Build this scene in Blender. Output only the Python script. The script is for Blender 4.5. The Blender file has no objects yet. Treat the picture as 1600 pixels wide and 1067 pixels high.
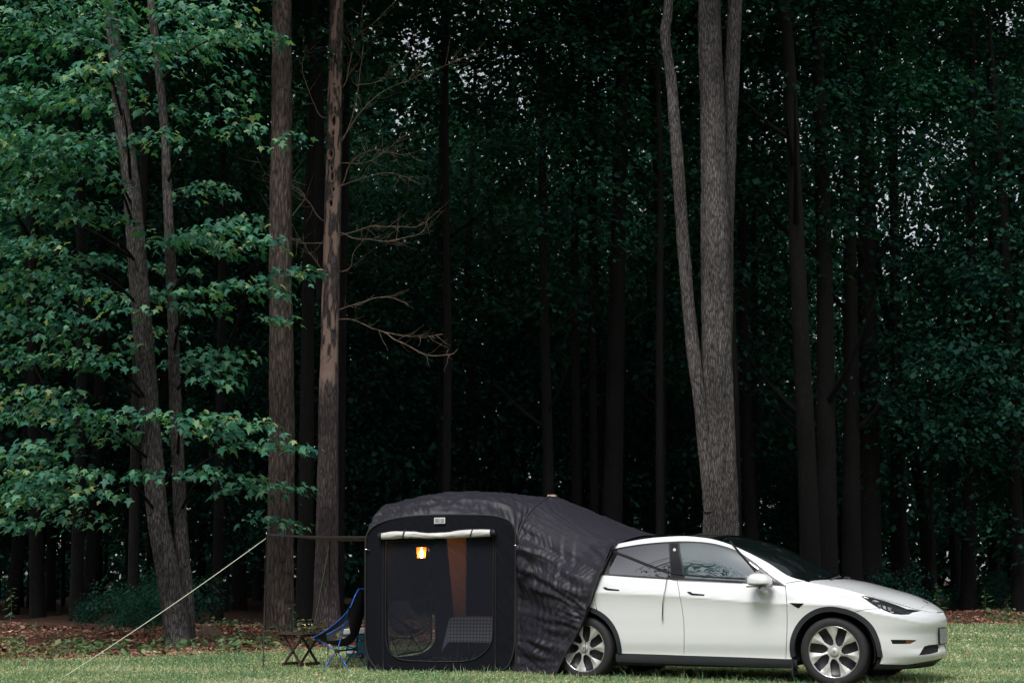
import bpy, math, random
import numpy as np
from mathutils import Vector, Matrix
from mathutils.geometry import delaunay_2d_cdt

# ------------------------------------------------------------------ camera, sky, sun, exposure
sc = bpy.context.scene
C = sc.collection
F_PX, HOR, CAM_H = 2380.0, 905.0, 1.10          # focal length in photo pixels, horizon row, eye height
PITCH = math.atan((HOR - 533.5) / F_PX)
cam = bpy.data.cameras.new('camera')
cam.sensor_width = 36.0
cam.lens = 36.0 * F_PX / 1600.0
cam.clip_start, cam.clip_end = 0.1, 2000.0
cam_o = bpy.data.objects.new('camera', cam)
C.objects.link(cam_o)
cam_o.location = (0, 0, CAM_H)
cam_o.rotation_euler = (math.pi / 2 + PITCH, 0, 0)
sc.camera = cam_o

SUN_EL, SUN_AZ = math.radians(57), math.radians(-22)   # azimuth measured from straight behind the camera, - is left
world = bpy.data.worlds.new('World')
sc.world = world
world.use_nodes = True
wn, wl = world.node_tree.nodes, world.node_tree.links
wn.clear()
sky = wn.new('ShaderNodeTexSky')
sky.sky_type = 'NISHITA'
sky.sun_disc = False
sky.sun_elevation = SUN_EL
sky.sun_rotation = math.radians(180) - SUN_AZ
sky.air_density, sky.dust_density, sky.ozone_density = 1.0, 1.5, 1.0
hsv = wn.new('ShaderNodeHueSaturation')
hsv.inputs['Saturation'].default_value = 0.26
bg = wn.new('ShaderNodeBackground')
bg.inputs['Strength'].default_value = 0.11
wo = wn.new('ShaderNodeOutputWorld')
wl.new(sky.outputs[0], hsv.inputs['Color'])
wl.new(hsv.outputs[0], bg.inputs['Color'])
wl.new(bg.outputs[0], wo.inputs['Surface'])

sun = bpy.data.lights.new('sun', 'SUN')
sun.energy = 2.4
sun.angle = math.radians(24)
sun.color = (1.0, 0.97, 0.92)
sun_o = bpy.data.objects.new('sun', sun)
C.objects.link(sun_o)
sd = Vector((math.sin(SUN_AZ) * math.cos(SUN_EL), -math.cos(SUN_AZ) * math.cos(SUN_EL), math.sin(SUN_EL)))
sun_o.rotation_euler = sd.to_track_quat('Z', 'Y').to_euler()
sun_o.location = (0, 0, 60)

vs = sc.view_settings
vs.view_transform = 'Standard'
vs.look = 'None'
vs.exposure = 0.56
vs.gamma = 1.0
vs.use_curve_mapping = False
cy = sc.cycles
cy.use_denoising = True
cy.use_adaptive_sampling = True
cy.adaptive_threshold = 0.03
cy.max_bounces = 6
cy.diffuse_bounces = 2
cy.glossy_bounces = 3
cy.transmission_bounces = 4
cy.transparent_max_bounces = 10
cy.caustics_reflective = cy.caustics_refractive = False
cy.sample_clamp_indirect = 4.0

rng = np.random.default_rng(7)
random.seed(7)
PI = math.pi

# ------------------------------------------------------------------ pixel -> direction helpers
CP, SP = math.cos(PITCH), math.sin(PITCH)
CAMP = np.array([0, 0, CAM_H])

def proj(p):
    p = np.asarray(p, float)
    X, Y, Z = p[..., 0], p[..., 1], p[..., 2] - CAM_H
    d = Y * CP + Z * SP
    v = Z * CP - Y * SP
    return np.stack([800 + F_PX * X / d, 533.5 - F_PX * v / d], -1)

def ray(px, py):
    a, b = (px - 800) / F_PX, -(py - 533.5) / F_PX
    return np.array([a, CP - b * SP, SP + b * CP])

def gnd(px, py, z=0.0):
    r = ray(px, py)
    return CAMP + r * ((z - CAM_H) / r[2])

def at_y(px, py, Y):
    r = ray(px, py)
    return CAMP + r * (Y / r[1])

def at_plane(px, py, p0, n):
    r = ray(px, py)
    return CAMP + r * (np.dot(np.asarray(p0) - CAMP, n) / np.dot(r, n))

# ------------------------------------------------------------------ numeric helpers
def pchip(X, Yv, x):
    X, Yv = np.asarray(X, float), np.asarray(Yv, float)
    x = np.clip(np.asarray(x, float), X[0], X[-1])
    h = np.diff(X)
    d = np.diff(Yv) / h
    m = np.zeros_like(Yv)
    w1, w2 = 2 * h[1:] + h[:-1], h[1:] + 2 * h[:-1]
    with np.errstate(all='ignore'):
        mm = (w1 + w2) / (w1 / d[:-1] + w2 / d[1:])
    m[1:-1] = np.where(d[:-1] * d[1:] > 0, mm, 0)
    m[0], m[-1] = d[0], d[-1]
    i = np.clip(np.searchsorted(X, x, side='right') - 1, 0, len(X) - 2)
    t = (x - X[i]) / h[i]
    return ((1 + 2 * t) * (1 - t) ** 2) * Yv[i] + t * (1 - t) ** 2 * h[i] * m[i] + t * t * (3 - 2 * t) * Yv[i + 1] + t * t * (t - 1) * h[i] * m[i + 1]

def crv(pts, n=8):
    """Catmull-Rom through pts (open)."""
    P = np.asarray(pts, float)
    Q = np.vstack([2 * P[0] - P[1], P, 2 * P[-1] - P[-2]])
    out = []
    for i in range(len(P) - 1):
        p0, p1, p2, p3 = Q[i], Q[i + 1], Q[i + 2], Q[i + 3]
        for t in np.arange(n) / n:
            out.append(.5 * (2 * p1 + (p2 - p0) * t + (2 * p0 - 5 * p1 + 4 * p2 - p3) * t ** 2 + (3 * p1 - p0 - 3 * p2 + p3) * t ** 3))
    out.append(P[-1])
    return np.array(out)

def densify(P, d):
    P = np.asarray(P, float)
    out = []
    for i in range(len(P)):
        a, b = P[i], P[(i + 1) % len(P)]
        n = max(1, int(math.ceil(np.linalg.norm(b - a) / d)))
        for k in range(n):
            out.append(a + (b - a) * k / n)
    return np.array(out)

def inset(P, g):
    P = np.asarray(P, float)
    area = .5 * np.sum(P[:, 0] * np.roll(P[:, 1], -1) - np.roll(P[:, 0], -1) * P[:, 1])
    s = 1 if area > 0 else -1
    e = np.roll(P, -1, 0) - P
    e /= np.maximum(np.linalg.norm(e, axis=1, keepdims=True), 1e-9)
    n = np.stack([-e[:, 1], e[:, 0]], 1) * s
    m = n + np.roll(n, 1, 0)
    m /= np.maximum(np.linalg.norm(m, axis=1, keepdims=True), .5)
    return P + m * g

def inpoly(P, poly):
    x, y = P[:, 0], P[:, 1]
    r = np.zeros(len(P), bool)
    q = np.asarray(poly)
    for i in range(len(q)):
        x1, y1 = q[i]
        x2, y2 = q[i - 1]
        c = (y1 > y) != (y2 > y)
        with np.errstate(all='ignore'):
            r ^= c & (x < (x2 - x1) * (y - y1) / (y2 - y1) + x1)
    return r

def _hash(i, j, k, seed):
    h = (i.astype(np.uint32) * np.uint32(374761393) + j.astype(np.uint32) * np.uint32(668265263) + k.astype(np.uint32) * np.uint32(2147483647 - 1234567) + np.uint32(seed * 974711 + 13))
    h = (h ^ (h >> np.uint32(13))) * np.uint32(1274126177)
    h = h ^ (h >> np.uint32(16))
    return (h & np.uint32(0xffffff)).astype(float) / 0xffffff

def vnoise(p, seed=0):
    p = np.asarray(p, float)
    f = np.floor(p)
    t = p - f
    t = t * t * (3 - 2 * t)
    i = f.astype(np.int64)
    out = 0
    for a in (0, 1):
        for b in (0, 1):
            for c in (0, 1):
                w = (t[:, 0] if a else 1 - t[:, 0]) * (t[:, 1] if b else 1 - t[:, 1]) * (t[:, 2] if c else 1 - t[:, 2])
                out = out + w * _hash(i[:, 0] + a, i[:, 1] + b, i[:, 2] + c, seed)
    return out

def fbm(p, seed=0, o=4):
    p = np.asarray(p, float)
    s, a, tot = 0, 1.0, 0
    for k in range(o):
        s = s + a * vnoise(p * 2 ** k + 17.3 * k, seed + k)
        tot += a
        a *= .5
    return s / tot

def ridged(p, seed=0, o=3):
    s, a, tot = 0, 1.0, 0
    for k in range(o):
        s = s + a * (1 - np.abs(2 * vnoise(p * 2 ** k + 9.1 * k, seed + k) - 1))
        tot += a
        a *= .5
    return s / tot

# ------------------------------------------------------------------ materials
def newmat(name):
    m = bpy.data.materials.new(name)
    m.use_nodes = True
    nt = m.node_tree
    nt.nodes.clear()
    out = nt.nodes.new('ShaderNodeOutputMaterial')
    return m, nt, nt.nodes, nt.links, out

def setin(n, **kw):
    for k, v in kw.items():
        k = k.replace('_', ' ')
        if k in n.inputs:
            n.inputs[k].default_value = v

def rgba(c):
    return (c[0], c[1], c[2], 1.0)

def plain(name, col, rough=.5, metal=0., ior=1.5, coat=0., col2=None, scale=20., bump=0., bscale=None, stretch=None, sheen=0., coat_rough=.03, detail=4.):
    m, nt, N, L, out = newmat(name)
    b = N.new('ShaderNodeBsdfPrincipled')
    setin(b, Roughness=rough, Metallic=metal, IOR=ior)
    b.inputs['Base Color'].default_value = rgba(col)
    b.inputs['Coat Weight'].default_value = coat
    b.inputs['Coat Roughness'].default_value = coat_rough
    b.inputs['Coat IOR'].default_value = 2.0
    b.inputs['Sheen Weight'].default_value = sheen
    L.new(b.outputs[0], out.inputs['Surface'])
    if col2 is not None or bump:
        tc = N.new('ShaderNodeTexCoord')
        mp = N.new('ShaderNodeMapping')
        if stretch:
            mp.inputs['Scale'].default_value = stretch
        L.new(tc.outputs['Object'], mp.inputs['Vector'])
    if col2 is not None:
        nz = N.new('ShaderNodeTexNoise')
        setin(nz, Scale=scale, Detail=detail)
        L.new(mp.outputs[0], nz.inputs['Vector'])
        rp = N.new('ShaderNodeValToRGB')
        rp.color_ramp.elements[0].position, rp.color_ramp.elements[1].position = .33, .67
        rp.color_ramp.elements[0].color, rp.color_ramp.elements[1].color = rgba(col), rgba(col2)
        L.new(nz.outputs[0], rp.inputs[0])
        L.new(rp.outputs[0], b.inputs['Base Color'])
    if bump:
        nz2 = N.new('ShaderNodeTexNoise')
        setin(nz2, Scale=bscale or scale, Detail=6.)
        L.new(mp.outputs[0], nz2.inputs['Vector'])
        bp = N.new('ShaderNodeBump')
        setin(bp, Strength=1.0, Distance=bump)
        L.new(nz2.outputs[0], bp.inputs['Height'])
        L.new(bp.outputs[0], b.inputs['Normal'])
    return m

def leafmat(name, stops, trans=.3, rough=.45, spec=.35, patch=0., pscale=.6):
    """each leaf (mesh island) takes its own colour from the ramp"""
    m, nt, N, L, out = newmat(name)
    g = N.new('ShaderNodeNewGeometry')
    rp = N.new('ShaderNodeValToRGB')
    cr = rp.color_ramp
    while len(cr.elements) < len(stops):
        cr.elements.new(.5)
    for e, (p, c) in zip(cr.elements, stops):
        e.position, e.color = p, rgba(c)
    if patch:
        nz = N.new('ShaderNodeTexNoise'); setin(nz, Scale=pscale, Detail=4.)
        L.new(g.outputs['Position'], nz.inputs['Vector'])
        a1 = N.new('ShaderNodeMath'); a1.operation = 'MULTIPLY_ADD'; a1.inputs[1].default_value = patch * 2.2; a1.inputs[2].default_value = -patch * 1.1
        L.new(nz.outputs[0], a1.inputs[0])
        a2 = N.new('ShaderNodeMath'); a2.operation = 'ADD'; a2.use_clamp = True
        L.new(a1.outputs[0], a2.inputs[0]); L.new(g.outputs['Random Per Island'], a2.inputs[1])
        L.new(a2.outputs[0], rp.inputs[0])
    else:
        L.new(g.outputs['Random Per Island'], rp.inputs[0])
    b = N.new('ShaderNodeBsdfPrincipled')
    setin(b, Roughness=rough)
    b.inputs['Specular IOR Level'].default_value = spec
    L.new(rp.outputs[0], b.inputs['Base Color'])
    if trans:
        t = N.new('ShaderNodeBsdfTranslucent')
        mc = N.new('ShaderNodeMixRGB')
        mc.blend_type = 'MULTIPLY'
        mc.inputs[0].default_value = 1
        mc.inputs[2].default_value = (1.5, 1.7, .8, 1)
        L.new(rp.outputs[0], mc.inputs[1])
        L.new(mc.outputs[0], t.inputs['Color'])
        mx = N.new('ShaderNodeMixShader')
        mx.inputs[0].default_value = trans
        L.new(b.outputs[0], mx.inputs[1])
        L.new(t.outputs[0], mx.inputs[2])
        L.new(mx.outputs[0], out.inputs['Surface'])
    else:
        L.new(b.outputs[0], out.inputs['Surface'])
    return m

def barkmat(name, dark, light, scale=9., lichen=None, bump=.02):
    m, nt, N, L, out = newmat(name)
    tc = N.new('ShaderNodeTexCoord')
    mp = N.new('ShaderNodeMapping')
    mp.inputs['Scale'].default_value = (1, 1, .19)
    L.new(tc.outputs['Object'], mp.inputs['Vector'])
    wz = N.new('ShaderNodeTexNoise')
    setin(wz, Scale=3.5, Detail=3.)
    L.new(tc.outputs['Object'], wz.inputs['Vector'])
    wm = N.new('ShaderNodeVectorMath'); wm.operation = 'MULTIPLY_ADD'
    wm.inputs[1].default_value = (.05, .05, .05)
    L.new(wz.outputs['Color'], wm.inputs[0]); L.new(mp.outputs[0], wm.inputs[2])
    nz = N.new('ShaderNodeTexNoise')
    setin(nz, Scale=scale * 3.4, Detail=7., Roughness=.7)
    L.new(wm.outputs[0], nz.inputs['Vector'])
    vo = N.new('ShaderNodeTexVoronoi')
    vo.feature = 'DISTANCE_TO_EDGE'
    setin(vo, Scale=scale * 2.3)
    L.new(wm.outputs[0], vo.inputs['Vector'])
    vm = N.new('ShaderNodeMath'); vm.operation = 'MULTIPLY'; vm.inputs[1].default_value = 1.15
    L.new(vo.outputs['Distance'], vm.inputs[0])
    ad = N.new('ShaderNodeMath')
    ad.operation = 'ADD'
    L.new(nz.outputs[0], ad.inputs[0])
    L.new(vm.outputs[0], ad.inputs[1])
    rp = N.new('ShaderNodeValToRGB')
    rp.color_ramp.elements[0].position, rp.color_ramp.elements[1].position = .42, .88
    rp.color_ramp.elements[0].color, rp.color_ramp.elements[1].color = rgba(dark), rgba(light)
    L.new(ad.outputs[0], rp.inputs[0])
    b = N.new('ShaderNodeBsdfPrincipled')
    setin(b, Roughness=.85)
    b.inputs['Specular IOR Level'].default_value = .2
    n4 = N.new('ShaderNodeTexNoise'); setin(n4, Scale=1.7, Detail=4.)
    mp4 = N.new('ShaderNodeMapping'); mp4.inputs['Scale'].default_value = (1, 1, .35)
    L.new(tc.outputs['Object'], mp4.inputs['Vector']); L.new(mp4.outputs[0], n4.inputs['Vector'])
    r4 = N.new('ShaderNodeMapRange'); r4.inputs['From Min'].default_value = .35; r4.inputs['From Max'].default_value = .68; r4.inputs['To Min'].default_value = .45; r4.inputs['To Max'].default_value = 1.1
    L.new(n4.outputs[0], r4.inputs['Value'])
    m4 = N.new('ShaderNodeMixRGB'); m4.blend_type = 'MULTIPLY'; m4.inputs[0].default_value = 1.
    L.new(rp.outputs[0], m4.inputs[1]); L.new(r4.outputs[0], m4.inputs[2])
    col = m4.outputs[0]
    if lichen:
        n3 = N.new('ShaderNodeTexNoise')
        setin(n3, Scale=2.3, Detail=5.)
        L.new(tc.outputs['Object'], n3.inputs['Vector'])
        r3 = N.new('ShaderNodeValToRGB')
        r3.color_ramp.elements[0].position, r3.color_ramp.elements[1].position = .56, .7
        L.new(n3.outputs[0], r3.inputs[0])
        mx = N.new('ShaderNodeMixRGB')
        mx.inputs[2].default_value = rgba(lichen)
        L.new(r3.outputs[0], mx.inputs[0])
        L.new(col, mx.inputs[1])
        col = mx.outputs[0]
    L.new(col, b.inputs['Base Color'])
    bp = N.new('ShaderNodeBump')
    setin(bp, Strength=1., Distance=bump)
    L.new(ad.outputs[0], bp.inputs['Height'])
    L.new(bp.outputs[0], b.inputs['Normal'])
    L.new(b.outputs[0], out.inputs['Surface'])
    return m

MAT = {}
MAT['paint'] = plain('white_paint', (.70, .72, .735), rough=.4, coat=1.0, coat_rough=.04)
MAT['gloss_black'] = plain('gloss_black', (.006, .006, .008), rough=.12, ior=1.5)
MAT['trim'] = plain('satin_black_trim', (.010, .010, .012), rough=.4)
MAT['cladding'] = plain('dark_cladding', (.016, .018, .024), rough=.55, bump=.0006, bscale=400)
MAT['shell'] = plain('dark_shell', (.004, .004, .004), rough=.9)
MAT['glass_rear'] = plain('tinted_glass', (.012, .011, .015), rough=.015, ior=2.8)
MAT['glass_front'] = plain('clear_glass_over_dark_cabin', (.022, .045, .048), rough=.012, ior=2.9)
MAT['glass_top'] = plain('roof_glass', (.004, .006, .007), rough=.03, ior=1.5)
MAT['rubber'] = plain('tyre_rubber', (.012, .011, .013), rough=.75, bump=.001, bscale=120)
MAT['alloy'] = plain('silver_alloy', (.50, .49, .48), rough=.36, metal=.35)
MAT['alloy_dark'] = plain('dark_wheel', (.010, .011, .016), rough=.4)
MAT['chrome'] = plain('chrome', (.7, .7, .72), rough=.12, metal=1.)
MAT['amber'] = plain('amber_reflector', (.16, .035, .012), rough=.2)
MAT['plate'] = plain('plate_white', (.32, .34, .33), rough=.5, col2=(.18, .2, .2), scale=40)

# ------------------------------------------------------------------ object helpers
def obj_np(name, V, Fc, mat, parent=None, smooth=True, normals=None, mats=None, midx=None):
    """V (n,3); Fc (m,k) equal-sided faces array, or list of faces"""
    me = bpy.data.meshes.new(name)
    V = np.ascontiguousarray(V, dtype=np.float32)
    if isinstance(Fc, np.ndarray):
        k = Fc.shape[1]
        me.vertices.add(len(V))
        me.vertices.foreach_set('co', V.ravel())
        me.loops.add(Fc.size)
        me.loops.foreach_set('vertex_index', np.ascontiguousarray(Fc, dtype=np.int32).ravel())
        me.polygons.add(len(Fc))
        me.polygons.foreach_set('loop_start', np.arange(0, Fc.size, k, dtype=np.int32))
        me.update(calc_edges=True)
    else:
        me.from_pydata([tuple(map(float, v)) for v in V], [], [tuple(map(int, f)) for f in Fc])
        me.update()
    if mats:
        for mm in mats:
            me.materials.append(mm)
        if midx is not None:
            me.polygons.foreach_set('material_index', np.asarray(midx, dtype=np.int32))
    else:
        me.materials.append(mat)
    me.polygons.foreach_set('use_smooth', np.full(len(me.polygons), bool(smooth)))
    if normals is not None:
        me.normals_split_custom_set_from_vertices([tuple(map(float, n)) for n in normals])
    o = bpy.data.objects.new(name, me)
    C.objects.link(o)
    if parent is not None:
        o.parent = parent
    return o

def tag(o, label=None, cat=None, group=None, kind=None):
    if label: o['label'] = label
    if cat: o['category'] = cat
    if group: o['group'] = group
    if kind: o['kind'] = kind
    return o

def empty(name, loc=(0, 0, 0), rot=(0, 0, 0)):
    o = bpy.data.objects.new(name, None)
    o.empty_display_size = .2
    C.objects.link(o)
    o.location = tuple(map(float, loc))
    o.rotation_euler = rot
    return o

def copy_tree(o, parent=None):
    kids = [c for c in o.children]
    c = o.copy()
    C.objects.link(c)
    c.parent = parent
    for ch in kids:
        copy_tree(ch, c)
    return c

class MB:
    """collects simple solids for ONE part"""
    def __init__(s):
        s.v, s.f = [], []
    def add(s, V, Fc):
        o = len(s.v)
        s.v += [tuple(map(float, v)) for v in V]
        s.f += [tuple(int(i) + o for i in f) for f in Fc]
    def box(s, c, size, R=None, bev=0.0):
        x, y, z = [q / 2 for q in size]
        V = np.array([(sx * x, sy * y, sz * z) for sx in (-1, 1) for sy in (-1, 1) for sz in (-1, 1)])
        if R is not None:
            V = V @ np.asarray(R).T
        s.add(V + np.asarray(c), [(0, 1, 3, 2), (4, 6, 7, 5), (0, 4, 5, 1), (2, 3, 7, 6), (0, 2, 6, 4), (1, 5, 7, 3)])
    def bar(s, a, b, w, h, up=(0, 0, 1)):
        a, b = np.asarray(a, float), np.asarray(b, float)
        d = b - a
        l = np.linalg.norm(d)
        d = d / l
        u = np.asarray(up, float) - np.dot(up, d) * d
        u /= max(np.linalg.norm(u), 1e-6)
        n = np.cross(d, u)
        s.box((a + b) / 2, (l, w, h), np.stack([d, n, u], 1))
    def tube(s, pts, r, n=8, cap=True):
        P = np.asarray(pts, float)
        r = np.broadcast_to(np.asarray(r, float), (len(P),))
        V, Fc = tube_arrays(P, r, n)
        s.add(V, Fc)
        if cap:
            o = len(s.v) - len(V)
            s.f.append(tuple(o + i for i in range(n))[::-1])
            s.f.append(tuple(o + (len(P) - 1) * n + i for i in range(n)))
    def lathe(s, prof, n=24, center=(0, 0, 0), axis='z'):
        V, Fc = [], []
        for r, h in prof:
            for k in range(n):
                a = 2 * PI * k / n
                p = (r * math.cos(a), r * math.sin(a), h)
                if axis == 'y':
                    p = (p[0], p[2], p[1])
                V.append(np.add(p, center))
        for i in range(len(prof) - 1):
            for k in range(n):
                q = (i * n + k, i * n + (k + 1) % n, (i + 1) * n + (k + 1) % n, (i + 1) * n + k)
                Fc.append(q if axis == 'z' else q[::-1])
        s.add(V, Fc)
    def build(s, name, mat, parent=None, smooth=False):
        o = obj_np(name, np.array(s.v), s.f, mat, parent, smooth)
        return o

def tube_arrays(P, r, n):
    T = np.gradient(P, axis=0)
    T /= np.maximum(np.linalg.norm(T, axis=1, keepdims=True), 1e-9)
    ref = np.array([0, 0, 1.]) if abs(T[0][2]) < .9 else np.array([0, 1., 0])
    U = np.cross(T, ref)
    U /= np.maximum(np.linalg.norm(U, axis=1, keepdims=True), 1e-9)
    W = np.cross(T, U)
    a = np.arange(n) * 2 * PI / n
    V = P[:, None, :] + r[:, None, None] * (np.cos(a)[None, :, None] * U[:, None, :] + np.sin(a)[None, :, None] * W[:, None, :])
    i, k = np.meshgrid(np.arange(len(P) - 1), np.arange(n), indexing='ij')
    Fc = np.stack([i * n + k, i * n + (k + 1) % n, (i + 1) * n + (k + 1) % n, (i + 1) * n + k], -1).reshape(-1, 4)
    return V.reshape(-1, 3), Fc[:, ::-1]

def grid_faces(n, m, flip=False):
    i, k = np.meshgrid(np.arange(n - 1), np.arange(m - 1), indexing='ij')
    Fc = np.stack([i * m + k, (i + 1) * m + k, (i + 1) * m + k + 1, i * m + k + 1], -1).reshape(-1, 4)
    return Fc[:, ::-1] if flip else Fc

def panel(name, outline, surf, mat, parent=None, d=.06, thick=.015, holes=(), out_dir=(0, -1, 0), off=0., mirror=False, bd=None, nrm=True, keep=None):
    """sheet bounded by outline (a, b) on the surface surf(a, b), with a turned-in edge"""
    O = densify(outline, bd or d * .5)
    pts = [Vector(p) for p in O]
    edges = [(i, (i + 1) % len(O)) for i in range(len(O))]
    hl = []
    base = len(O)
    for h in holes:
        H = densify(h, bd or d * .5)
        hl.append(H)
        pts += [Vector(p) for p in H]
        edges += [(base + i, base + (i + 1) % len(H)) for i in range(len(H))]
        base += len(H)
    lo, hi = O.min(0), O.max(0)
    ga, gb = np.meshgrid(np.arange(lo[0] + d * .5, hi[0], d), np.arange(lo[1] + d * .5, hi[1], d))
    G = np.stack([ga.ravel(), gb.ravel()], 1)
    if len(G):
        ok = inpoly(G, inset(O, d * .35))
        for H in hl:
            ok &= ~inpoly(G, H)
        G = G[ok]
        pts += [Vector(p) for p in G]
    v2, e2, f2, *_ = delaunay_2d_cdt(pts, edges, [], 0, 1e-7)
    A = np.array([(p[0], p[1]) for p in v2])
    T = np.array([f for f in f2 if len(f) == 3])
    cen = A[T].mean(1)
    ok = inpoly(cen, O)
    for H in hl:
        ok &= ~inpoly(cen, H)
    if keep is not None:
        ok &= keep(cen)
    T = T[ok]
    used = np.unique(T)
    mp = -np.ones(len(A), int)
    mp[used] = np.arange(len(used))
    A, T = A[used], mp[T]
    def S(q):
        return np.asarray(surf(q[:, 0], q[:, 1]))
    e = 1.5e-3
    P = S(A)
    da = S(A + [e, 0]) - S(A - [e, 0])
    db = S(A + [0, e]) - S(A - [0, e])
    Nn = np.cross(da, db)
    Nn /= np.maximum(np.linalg.norm(Nn, axis=1, keepdims=True), 1e-12)
    if np.dot(Nn.mean(0), out_dir) < 0:
        Nn = -Nn
    P = P + Nn * off
    # orient triangles
    tn = np.cross(P[T[:, 1]] - P[T[:, 0]], P[T[:, 2]] - P[T[:, 0]])
    fl = np.einsum('ij,ij->i', tn, Nn[T].mean(1)) < 0
    T[fl] = T[fl][:, ::-1]
    V, Fc, NV = [P], [T], [Nn]
    # rim
    E_ = np.concatenate([T[:, [0, 1]], T[:, [1, 2]], T[:, [2, 0]]])
    key = np.sort(E_, 1)
    kk = key[:, 0].astype(np.int64) * len(P) + key[:, 1]
    u, inv, cnt = np.unique(kk, return_inverse=True, return_counts=True)
    B = E_[cnt[inv] == 1]
    if thick and len(B):
        n0 = len(P)
        a, b = P[B[:, 0]], P[B[:, 1]]
        a2, b2 = a - Nn[B[:, 0]] * thick, b - Nn[B[:, 1]] * thick
        sn = np.cross(b - a, Nn[B[:, 0]])
        sn /= np.maximum(np.linalg.norm(sn, axis=1, keepdims=True), 1e-12)
        m_ = len(B)
        V += [a, b, a2, b2]
        NV += [sn] * 4
        idx = np.arange(m_)
        Fc.append(np.stack([n0 + idx, n0 + m_ * 2 + idx, n0 + m_ * 3 + idx], 1))
        Fc.append(np.stack([n0 + idx, n0 + m_ * 3 + idx, n0 + m_ + idx], 1))
    V, Fc, NV = np.vstack(V), np.vstack(Fc), np.vstack(NV)
    def mk(flip):
        VV, FF, NN = V.copy(), Fc, NV.copy()
        if flip:
            VV[:, 1] *= -1
            NN[:, 1] *= -1
            FF = Fc[:, ::-1].copy()
        return obj_np(name, VV, FF, mat, parent, True, NN if nrm else None)
    o = mk(False)
    if mirror:
        return o, mk(True)
    return o

def rotz(a):
    return np.array([[math.cos(a), -math.sin(a), 0], [math.sin(a), math.cos(a), 0], [0, 0, 1]])

def unit(v):
    return v / np.maximum(np.linalg.norm(v, axis=-1, keepdims=True), 1e-9)

# ================================================================== SETTING: ground, grass, litter
def yb(x):
    """edge between lawn and woodland floor"""
    return np.clip(27.95 + .95 * np.asarray(x, float), 19.0, 41.0)

def ground_z(x, y):
    x, y = np.asarray(x, float), np.asarray(y, float)
    k = np.clip((y - yb(x) - .5) / 4., 0, 1)
    n = fbm(np.stack([x * .35, y * .35, x * 0], -1).reshape(-1, 3), 5, 3).reshape(x.shape)
    return k * (n - .42) * .55

def ground_material():
    m, nt, N, L, out = newmat('ground_lawn_and_soil')
    g = N.new('ShaderNodeNewGeometry')
    sx = N.new('ShaderNodeSeparateXYZ')
    L.new(g.outputs['Position'], sx.inputs[0])
    a = N.new('ShaderNodeMath'); a.operation = 'MULTIPLY_ADD'
    a.inputs[1].default_value = .95; a.inputs[2].default_value = 27.95
    L.new(sx.outputs[0], a.inputs[0])
    c = N.new('ShaderNodeClamp'); c.inputs['Min'].default_value = 19.; c.inputs['Max'].default_value = 41.
    L.new(a.outputs[0], c.inputs[0])
    s = N.new('ShaderNodeMath'); s.operation = 'SUBTRACT'
    L.new(sx.outputs[1], s.inputs[0]); L.new(c.outputs[0], s.inputs[1])
    nz = N.new('ShaderNodeTexNoise'); setin(nz, Scale=1.4, Detail=6.)
    L.new(g.outputs['Position'], nz.inputs['Vector'])
    ma = N.new('ShaderNodeMath'); ma.operation = 'MULTIPLY_ADD'; ma.inputs[1].default_value = 1.6
    L.new(nz.outputs[0], ma.inputs[0]); L.new(s.outputs[0], ma.inputs[2])
    rp = N.new('ShaderNodeMapRange'); rp.inputs['From Min'].default_value = .6; rp.inputs['From Max'].default_value = 1.0
    L.new(ma.outputs[0], rp.inputs['Value'])
    n2 = N.new('ShaderNodeTexNoise'); setin(n2, Scale=9., Detail=8., Roughness=.7)
    L.new(g.outputs['Position'], n2.inputs['Vector'])
    lawn = N.new('ShaderNodeValToRGB')
    lawn.color_ramp.elements[0].color = (.09, .11, .045, 1); lawn.color_ramp.elements[1].color = (.22, .21, .10, 1)
    lawn.color_ramp.elements[0].position, lawn.color_ramp.elements[1].position = .35, .7
    L.new(n2.outputs[0], lawn.inputs[0])
    soil = N.new('ShaderNodeValToRGB')
    soil.color_ramp.elements[0].color = (.035, .020, .015, 1); soil.color_ramp.elements[1].color = (.11, .060, .044, 1)
    soil.color_ramp.elements[0].position, soil.color_ramp.elements[1].position = .35, .7
    L.new(n2.outputs[0], soil.inputs[0])
    mx = N.new('ShaderNodeMixRGB')
    L.new(rp.outputs[0], mx.inputs[0]); L.new(lawn.outputs[0], mx.inputs[1]); L.new(soil.outputs[0], mx.inputs[2])
    b = N.new('ShaderNodeBsdfPrincipled'); setin(b, Roughness=.95)
    b.inputs['Specular IOR Level'].default_value = .1
    L.new(mx.outputs[0], b.inputs['Base Color'])
    bp = N.new('ShaderNodeBump'); setin(bp, Strength=1., Distance=.03)
    L.new(n2.outputs[0], bp.inputs['Height']); L.new(bp.outputs[0], b.inputs['Normal'])
    L.new(b.outputs[0], out.inputs['Surface'])
    return m

gx = np.concatenate([[-900, -300, -120, -60], np.arange(-40, 40.1, .6), [60, 120, 300, 900]])
gy = np.concatenate([[-900, -300, -100, -40, 0, 8], np.arange(14, 80.1, .6), [95, 130, 300, 900]])
GX, GY = np.meshgrid(gx, gy, indexing='ij')
GV = np.stack([GX, GY, ground_z(GX, GY)], -1).reshape(-1, 3)
tag(obj_np('ground', GV, grid_faces(len(gx), len(gy)), ground_material()), kind='structure')

def in_frustum_x(Y, extra):
    return .345 * Y + extra

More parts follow.
